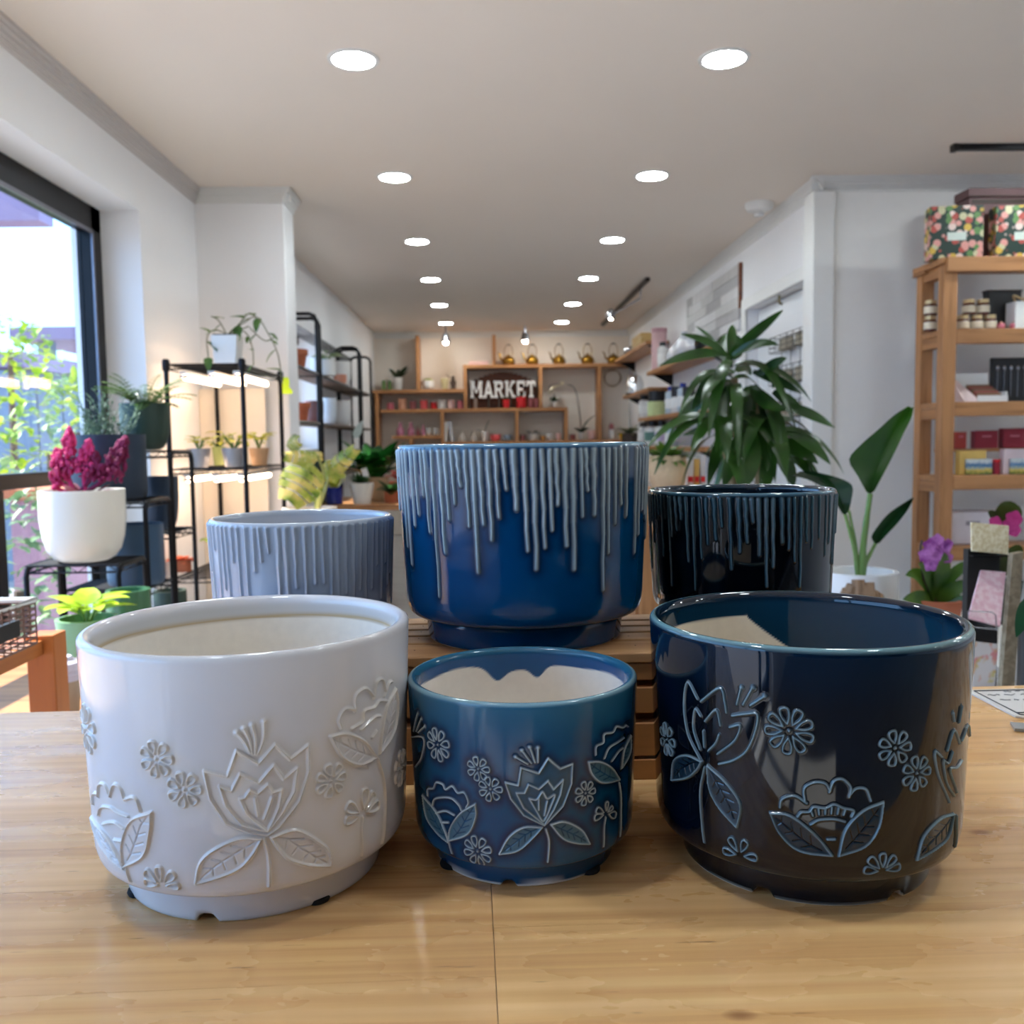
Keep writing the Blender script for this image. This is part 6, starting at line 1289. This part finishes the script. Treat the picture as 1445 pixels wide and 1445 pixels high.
m.build('flower', leafmat('magenta_petal', S(190, 40, 120), S(216, 74, 150), .5), mg)

# ------------------------------------------------------------------ card rack
YC = 1.75
W3 = lambda px, py, y=YC: at(px, py, y)
cr_ = thing('card_rack', 'black upright card rack just behind the counter at the right', 'card rack', (W3(1395, 850)[0], YC + .03, 0))
a = W3(1369, 850); b = W3(1414, 850); zt_ = W3(1392, 776)[2]
MB().box(a[0], b[0], YC + .012, YC + .03, .02, zt_).build('back_panel', mat('rack_black', S(16, 16, 16), .6), cr_); MB().box(a[0] - .12, b[0] - .10, YC - .08, YC + .12, 0, .02).build('foot', mat('rack_black', S(16, 16, 16)), cr_)
def slab(pts, y0s, th_, m=None):
    m = m or MB(); F = [at(px, py, y) for (px, py), y in zip(pts, y0s)]; n = unit(np.cross(F[1] - F[0], F[3] - F[0])); n = n if n[1] > 0 else -n; B = [f + n * th_ for f in F]; k = len(F)
    return m.add(F + B, [tuple(range(k)), tuple(range(2 * k - 1, k - 1, -1))] + [(i, i + k, (i + 1) % k + k, (i + 1) % k) for i in range(k)])
def fleck(name, c1, c2, sc):
    t = NT(name); f = t.noise(t.coord(), sc, 4); t.l(t.ramp(f, [(.42, c1), (.58, c2)]), t.b.inputs['Base Color']); t.b.inputs['Roughness'].default_value = .8; return t.m
tag(slab([(1370, 737), (1424, 742), (1423, 783), (1371, 778)], [YC + .008] * 4, .003).build('greeting_card', fleck('cream_floral', S(246, 234, 200), S(226, 208, 160), 130), smooth=False, bevel=.001), 'cream patterned card at the top of the black card rack', 'card')
MB().box(W3(1372, 783)[0], W3(1422, 783)[0], YC - .004, YC + .012, W3(1395, 786)[2], W3(1395, 783.6)[2]).build('card_ledge', M_black, cr_)
tag(slab([(1384, 804), (1420, 807), (1412, 884), (1366, 872)], [YC + .009, YC + .009, YC - .06, YC - .06], .004).build('greeting_card', fleck('pink_gingham', S(244, 214, 220), S(232, 186, 198), 90), smooth=False, bevel=.001), 'pale pink card tilted in the wire holder of the card rack', 'card')
m = MB(); P = [W3(1366, 862, YC - .064), W3(1400, 864, YC - .066), W3(1405, 868, YC - .066), W3(1406, 888, YC - .062)]; m.tube(P, .0011, 6); m.tube([P[-1], P[-1] + np.array([0, .09, -.002])], .0011, 6); m.tube([P[0], W3(1366, 882, YC - .06), W3(1366, 882, YC - .06) + np.array([0, .085, -.002])], .0011, 6); m.tube([W3(1366, 884, YC - .06), W3(1408, 889, YC - .06)], .0011, 6); m.build('wire_holder', M_chrome, cr_)
t = NT('flower_card'); n1 = t.noise(t.coord(), 34, 2); n2 = t.noise(t.coord((1, 1, 1), 'Generated'), 2.2, 2)
t.l(t.mix(t.ramp(n1, [(.52, 0.), (.6, .8)]), S(240, 232, 226), t.mix(t.ramp(n2, [(.4, 0.), (.6, 1.)]), S(236, 130, 130), S(226, 210, 90))), t.b.inputs['Base Color']); t.b.inputs['Roughness'].default_value = .7
tag(slab([(1374, 905), (1409, 909), (1404, 974), (1372, 974)], [YC + .006] * 4, .003).build('greeting_card', t.m, smooth=False, bevel=.001), 'white card with pink and yellow flowers at the foot of the card rack', 'card')
MB().box(W3(1368, 975)[0], W3(1410, 975)[0], YC - .012, YC + .012, W3(1390, 979)[2], W3(1390, 975)[2]).build('card_ledge', M_black, cr_)
gp = thing('patterned_panel', 'taupe patterned standing board right of the card rack', 'board', (W3(1422, 850)[0], YC - .03, 0))
x0_, x1_ = W3(1410, 900, YC - .03)[0], W3(1438, 900, YC - .03)[0]; z9 = W3(1430, 779, YC - .03)[2]
MB().add([(x0_ - .03, YC - .03, .012), (x1_ - .03, YC - .03, .012), (x1_ + .004, YC - .03, z9), (x0_ + .022, YC - .03, z9 - .004), (x0_ - .03, YC - .015, .012), (x1_ - .03, YC - .015, .012), (x1_ + .004, YC - .015, z9), (x0_ + .022, YC - .015, z9 - .004)], [(0, 1, 2, 3), (7, 6, 5, 4), (0, 4, 5, 1), (1, 5, 6, 2), (2, 6, 7, 3), (3, 7, 4, 0)]).build('board_face', fleck('taupe_pattern', S(150, 136, 112), S(124, 110, 88), 60), gp, smooth=False)
MB().box(x0_ - .06, x1_ + .01, YC - .09, YC + .0, 0, .012).build('foot', M_tan, gp)
q = at(1464, 960, 1.32); fl = thing('rubber_plant', 'dark planter at the right edge whose brown-tipped green leaf enters the picture', 'potted plant', (q[0], 1.32, 0)); c = tuple(fl.location)
hpl = at(1440, 850, 1.32)[2]; upot(c, at(1464, 900, 1.32)[0] - at(1438.5, 900, 1.32)[0], hpl - .02, 'cyl').build('pot', mat('black_planter', S(14, 16, 18), .5), fl)
m = MB(); b0 = np.array([c[0], c[1], hpl - .05]); bez(m, at(1452, 846, 1.2), at(1444, 862, 1.19), at(1434, 899, 1.18), .022); bez(m, b0, b0 + np.array([.08, 0, .12]), b0 + np.array([.12, -.06, .15]), .05); bez(m, b0, b0 + np.array([.06, 0, .15]), b0 + np.array([.16, .02, .12]), .07); bez(m, b0, b0 + np.array([.05, .05, .1]), b0 + np.array([.1, .12, .1]), .05); m.build('foliage', leafmat('bronze_leaf', S(18, 62, 40), S(30, 84, 52), .3, S(60, 84, 40)), fl)
ms = MB(); ms.tube([b0, at(1458, 838, 1.22), at(1452, 846, 1.2)], .004, 6); ms.build('stem', M_tan, fl)

# ------------------------------------------------------------------ pine rack on the right wall
YF = 4.55; RX = lambda px, y=YF: at(px, 500, y)[0]; RZ = lambda py, px=1385, y=YF: at(px, py, y)[2]
pk = thing('pine_rack', 'open pine shelf rack at the right against the grey wall', 'shelving rack', (2.8, 4.7, 0))
xa, xb, xr_ = RX(1326), RX(1345), 3.35
zt = RZ(365); zsh = [RZ(365), RZ(464.5), RZ(567), RZ(670.5), RZ(770)]
for x0_, x1_ in ((xa, xb), (xr_, xr_ + xb - xa)):
    for y0_, y1_ in ((YF - .032, YF + .032), (YF + .205, YF + .265)): MB().box(x0_, x1_, y0_, y1_, 0, zt - .01).build('post', M_pinez, pk, bevel=.004)
for i, z in enumerate(zsh):
    f_ = YF - .045 if i == 0 else YF - .032
    MB().box(xa - (.02 if i == 0 else -.005), xr_ + .06, YF - (.04 if i == 0 else -.034), YF + (.27 if i == 0 else .203), z - .03, z).build('shelf_board', M_pine, pk, bevel=.003)
    MB().box(xa if i == 0 else xb + .001, xr_ - .001, YF - (.062 if i == 0 else .032), YF - (.041 if i == 0 else -.032), z - .072, z).build('front_rail', M_pine, pk, bevel=.003)
    MB().box(xa + .005, xb - .01, YF + .034, YF + .203, z - .085, z - .032).build('side_rail', M_piney, pk, bevel=.003)
MB().box(RX(1290, YF + .24), RX(1318, YF + .24), YF + .15, YF + .28, zt - .045, zt - .031).build('top_bracket_board', M_piney, pk, bevel=.002)
e_ = .0015
# floral boxes and cartons on top
t = NT('floral_print'); vo = t.n('ShaderNodeTexVoronoi'); vo.inputs['Scale'].default_value = 30; vo.inputs['Randomness'].default_value = .85; t.l(t.coord(), vo.inputs['Vector'])
sp3 = t.n('ShaderNodeSeparateColor'); t.l(vo.outputs['Color'], sp3.inputs[0])
cl = t.ramp(sp3.outputs[0], [(0., S(214, 150, 140)), (.2, S(226, 200, 190)), (.38, S(206, 170, 66)), (.55, S(176, 74, 62)), (.72, S(196, 190, 150)), (.88, S(90, 130, 70))])
cl.node.color_ramp.interpolation = 'CONSTANT'
t.l(t.mix(t.ramp(vo.outputs['Distance'], [(.52, 1.), (.60, 0.)]), S(18, 48, 38), cl), t.b.inputs['Base Color']); t.b.inputs['Roughness'].default_value = .45
M_flo = t.m
def fbox(label, x, y, w, d, h, rz):
    th = thing('gift_box', label, 'box', (x, y, zt + e_), 'flower print gift boxes'); pv = (x, y, zt)
    MB().box(x - w / 2, x + w / 2, y - d / 2, y + d / 2, zt + e_, zt + h, rz=rz, piv=pv).build('carton', M_flo, th, smooth=False, bevel=.002)
    MB().box(x - .045, x + .045, y - d / 2 - .002, y - d / 2 - .0005, zt + h * .35, zt + h * .5, rz=rz, piv=pv).build('label_plate', mat('pale_label', S(206, 216, 206), .6), th)
    MB().box(x + w / 2 + .0005, x + w / 2 + .002, y - d / 2 + .004, y + d / 2 - .004, zt + .01, zt + h - .01, rz=rz, piv=pv).build('edge_panel', M_flo, th)
fbox('dark green flower print box standing on top of the pine rack, nearer its left end', RX(1345, YF + .02), YF + .045, .255, .085, .262, -.12)
fbox('second dark flower print box on top of the pine rack, cut by the picture edge', RX(1438, YF + .02), YF + .045, .27, .085, .262, -.10)
M_ctn = mat('mauve_brown_carton', S(112, 84, 84), .7); xl_ = RX(1352, YF + .18)
b1 = thing('carton', 'large mauve brown carton behind the flower print boxes', 'box', (xl_ + .25, YF + .2, zt)); MB().box(xl_ + .006, xl_ + .5, YF + .12, YF + .262, zt + e_, RZ(279, 1385, YF + .12)).build('carton_body', M_ctn, b1, bevel=.003); MB().box(xl_ + .02, xl_ + .48, YF + .117, YF + .12, zt + .3, zt + .32).build('tape', M_tan, b1)
b2 = thing('carton', 'flat mauve brown carton topmost of the stack on the pine rack', 'box', (xl_ + .2, YF + .2, RZ(279, 1385, YF + .12) + e_)); MB().box(xl_, xl_ + .33, YF + .115, YF + .262, RZ(278, 1385, YF + .12), RZ(265.5, 1385, YF + .12)).build('carton_body', M_ctn, b2, bevel=.003)
zz_ = RZ(266, 1385, YF + .12); MB().box(xl_ + .004, xl_ + .326, YF + .112, YF + .1148, zz_ - .04, zz_ - .036).build('seam', M_tan, b2)
b3 = thing('gift_box', 'small black box on the flat carton, right of the stack', 'box', (RX(1424, YF + .1), YF + .2, 0)); x0_ = xl_ + .34; MB().box(x0_, x0_ + .13, YF + .13, YF + .25, RZ(279, 1385, YF + .12) + e_, RZ(263, 1385, YF + .12)).build('carton_body', M_ink, b3, bevel=.002); MB().box(x0_ + .0, x0_ + .13, YF + .1285, YF + .1295, RZ(277, 1385, YF + .12), RZ(275, 1385, YF + .12)).build('trim_line', DUSTY, b3)
# shelf 2: honey jars, ornaments
M_jam = mat('dark_jam', S(82, 22, 18), .2); M_gold = mat('pale_gold_lid', S(206, 182, 138), .3, .6); M_lab = mat('cream_label', S(226, 214, 190), .6)
jr = thing('jam_jar', 'x', 'jar', (0, 0, 0), 'jam jars on the pine rack'); hj = (RZ(438.5) - RZ(461)) * .985
MB().lathe([(0, 0), (.029, 0), (.032, .006), (.032, hj * .66), (.027, hj * .76), (0, hj * .76)], (0, 0, 0), 24).build('glass_body', M_jam, jr); MB().lathe([(0, hj * .76), (.0285, hj * .76), (.0285, hj), (0, hj)], (0, 0, 0), 22).build('lid', M_gold, jr); MB().lathe([(.0325, hj * .14), (.0328, hj * .15), (.0328, hj * .58), (.0325, hj * .6)], (0, 0, 0), 24).build('label_band', M_lab, jr)
z2 = zsh[1] + e_; first = True
for px, lv, y, lab in ((1357.5, 0, YF + .08, 'left jam jar of the lower row of three'), (1376.5, 0, YF + .08, 'middle jam jar of the lower row of three'), (1395.5, 0, YF + .08, 'right jam jar of the lower row of three'), (1365.5, 1, YF + .08, 'left jam jar of the two stacked on top'), (1385, 1, YF + .08, 'right jam jar of the two stacked on top'), (1326, 0, YF + .10, 'lower jam jar seen between the two pine posts'), (1326, 1, YF + .10, 'upper jam jar seen between the two pine posts')):
    loc = (RX(px, y) + (.012 if px < 1330 else 0), y, z2 + lv * (hj + e_))
    if px < 1330: loc = (xb - .026 - .045 + .0, y, loc[2])
    if first: jr.location = loc; jr['label'] = lab; first = False
    else: dup(jr, loc, lab)
bx = thing('gift_box', 'black box standing behind the jam jars and red baubles', 'box', (RX(1415, YF + .15), YF + .16, z2)); MB().box(RX(1393, YF + .13), RX(1440, YF + .13), YF + .135, YF + .19, z2, RZ(411, 1385, YF + .13)).build('carton_body', M_ink, bx, bevel=.002); MB().box(RX(1392, YF + .13), RX(1441, YF + .13), YF + .134, YF + .191, RZ(411, 1385, YF + .13) + .0005, RZ(409, 1385, YF + .13)).build('lid_edge', M_tan, bx)
for i, (px, py, r, mm, lab) in enumerate(((1411, 452, .022, RED, 'lower left red bauble'), (1412, 457, .018, PINK, 'lower left pink bauble'), (1427, 452, .022, RED, 'lower right red bauble'), (1429, 457, .018, PINK, 'lower right pink bauble'))):
    y = YF + (.05 if mm is PINK else .10); bl = thing('bauble', lab + ' beside the jam jars', 'bauble', (RX(px, y), y, z2), 'baubles on the pine rack'); MB().ball((RX(px, y), y, z2 + r), r, n=16).build('ball', mm, bl); MB().lathe([(.006, 0), (.006, .006), (0, .007)], (RX(px, y), y, z2 + 2 * r - .002), 10).build('cap', M_gold, bl)
gb = thing('gift_box', 'white gift box with gold ribbon at the right edge of the jam jar shelf', 'box', (RX(1450, YF + .06), YF + .07, z2)); x0_ = RX(1433, YF + .02); MB().box(x0_, x0_ + .16, YF + .03, YF + .12, z2, RZ(424)).build('carton_body', M_paper, gb, bevel=.002); MB().tube(catmull([(x0_ + .02, YF + .07, RZ(424) + .003), (x0_ + .0, YF + .05, RZ(424) + .03), (x0_ + .05, YF + .05, RZ(424) + .012), (x0_ + .09, YF + .06, RZ(424) + .035), (x0_ + .06, YF + .07, RZ(424) + .004)]), .006, 6).build('ribbon', M_gold, gb)
# shelf 3: counter display, black case with spoons
z3 = zsh[2] + e_; x0_, x1_ = RX(1363), RX(1424)
cd = thing('counter_display', 'open white and pink display carton with small bars on the pine rack', 'display box', ((x0_ + x1_) / 2, YF + .07, z3)); h3 = RZ(524) - z3; w3 = x1_ - x0_; m = MB()
m.add([(x0_, YF + .0, z3), (x0_ + w3 * .38, YF - .02 + .02, z3), (x0_ + .0, YF + .16, z3 + h3), (x0_, YF + .16, z3)], [(0, 1, 2), (0, 2, 3), (1, 3, 2), (0, 3, 1)]); m.build('side_cheek', mat('pinkish_card', S(232, 208, 206), .6), cd, smooth=False)
m = MB(); m.box(x0_ + w3 * .3, x1_, YF + .0, YF + .006, z3, z3 + .03); m.box(x0_ + w3 * .1, x1_ - .02, YF + .155, YF + .16, z3, z3 + h3); m.box(x0_ + w3 * .3, x1_, YF + .0065, YF + .154, z3, z3 + .006); m.box(x1_ - .006, x1_, YF + .0065, YF + .154, z3 + .007, z3 + .05); m.build('tray', M_paper, cd, smooth=False)
for i in range(5): MB().box(x0_ + w3 * .36, x1_ - .02, YF + .02 + i * .024, YF + .032 + i * .024, z3 + .008, z3 + .045 + i * .012, rx=-.2).build('snack_bar', mat('brown_wrapper_%d' % (i % 2), (S(130, 92, 62), S(150, 70, 60))[i % 2], .5), cd)
sc_ = thing('spoon_case', 'black case with silver spoons at the right end of the third shelf', 'display case', (RX(1425, YF + .12), YF + .13, z3)); x0_, x1_ = RX(1408, YF + .12), RX(1462, YF + .12); MB().box(x0_, x1_, YF + .168, YF + .195, z3, RZ(503, 1425, YF + .1)).build('back_panel', M_ink, sc_, bevel=.002)
for i in range(5):
    x = x0_ + .025 + i * .036; zt3 = RZ(515, 1425, YF + .1); MB().tube([(x, YF + .163, z3 + .03), (x, YF + .163, zt3 - .02)], .0025, 6).build('spoon_handle', M_chrome, sc_); MB().ball((x, YF + .161, zt3 - .01), .011, .9, .35, 1.3, 10).build('spoon_bowl', M_chrome, sc_)
# shelf 4: riser, red boxes, tins
z4 = zsh[3] + e_; rs = thing('shelf_riser', 'wooden riser step at the back of the fourth pine shelf', 'riser', (RX(1420, YF + .15), YF + .15, z4)); zr4 = RZ(633, 1385, YF + .15); MB().box(xb + .01, xr_ - .05, YF + .11, YF + .195, zr4 - .015, zr4).build('step', M_pine, rs)
for x in (xb + .02, xr_ - .08, 2.8): MB().box(x, x + .02, YF + .12, YF + .19, z4, zr4 - .015).build('support', M_pine, rs)
M_crim = mat('crimson_box', S(150, 20, 46), .45)
for a, b, t_, mm, lab in ((1351, 1367, 609, mat('orange_red_box', S(176, 50, 36), .45), 'narrow orange red box on the riser, leftmost'), (1379, 1412, 607.5, M_crim, 'crimson box on the riser, second from the left'), (1419, 1452, 605, M_crim, 'crimson box on the riser at the picture edge')):
    y = YF + .13; rb = thing('tea_box', lab, 'box', (RX((a + b) / 2, y), y + .02, zr4), 'red boxes on the riser'); MB().box(RX(a, y), RX(b, y), y, y + .045, zr4 + .001, RZ(t_, 1385, y)).build('carton_body', mm, rb, bevel=.002); MB().box(RX(a + (b - a) * .3, y), RX(b - (b - a) * .3, y), y - .0015, y - .0004, zr4 + .06, zr4 + .068).build('label_strip', PINK, rb)
t = NT('landscape_print'); tc = t.coord((1, 1, 1), 'Generated'); sx = t.n('ShaderNodeSeparateXYZ'); t.l(tc, sx.inputs[0]); nz = t.noise(tc, 7, 3)
t.l(t.ramp(t.math('ADD', sx.outputs['Z'], t.math('MULTIPLY', t.math('SUBTRACT', nz, .5), .6)), [(.0, S(50, 104, 46)), (.3, S(214, 190, 96)), (.45, S(150, 170, 170)), (.6, S(40, 104, 160)), (.85, S(206, 214, 216))]), t.b.inputs['Base Color'])
for a, b, t_, tb_, mm, lab in ((1357, 1396, 635.5, 655, mat('butter_box', S(226, 190, 104), .45), 'yellow box with a blue landscape picture on the fourth shelf'), (1420, 1455, 634, 652, mat('pale_floral_box', S(220, 200, 204), .45), 'pale box with a blue picture at the picture edge of the fourth shelf')):
    y = YF + .045; tb2 = thing('biscuit_box', lab, 'box', (RX((a + b) / 2, y), y + .02, z4), 'picture boxes on the fourth shelf'); MB().box(RX(a, y), RX(b, y), y, y + .04, z4, RZ(t_, 1385, y)).build('carton_body', mm, tb2, bevel=.002)
    MB().box(RX(a + 8, y), RX(b + 7, y), y - .012, y - .001, z4, RZ(647.5, 1385, y)).build('picture_panel', t.m, tb2, bevel=.003)
rc = thing('round_tin', 'round crimson tin between the two picture boxes', 'tin', (RX(1410.5, YF + .05), YF + .06, z4)); hr = RZ(648.5, 1385, YF + .03) - z4; MB().lathe([(0, 0), (.021, 0), (.021, hr * .8), (0, hr * .8)], tuple(rc.location), 20).build('tin_body', M_crim, rc); MB().lathe([(0, hr * .8), (.0225, hr * .8), (.0225, hr), (0, hr)], tuple(rc.location), 20).build('lid', RED, rc)
sb = thing('storage_box', 'white fabric storage box low on the pine rack', 'storage box', (RX(1378), YF + .1, zsh[4] + e_)); MB().box(RX(1350), RX(1420), YF + .04, YF + .195, zsh[4] + e_, RZ(723)).build('box_body', mat('white_fabric', S(206, 196, 200), .9), sb, bevel=.008); MB().box(RX(1375), RX(1395), YF + .037, YF + .0395, RZ(742), RZ(736)).build('handle', mat('grey_web', S(150, 140, 146), .8), sb)
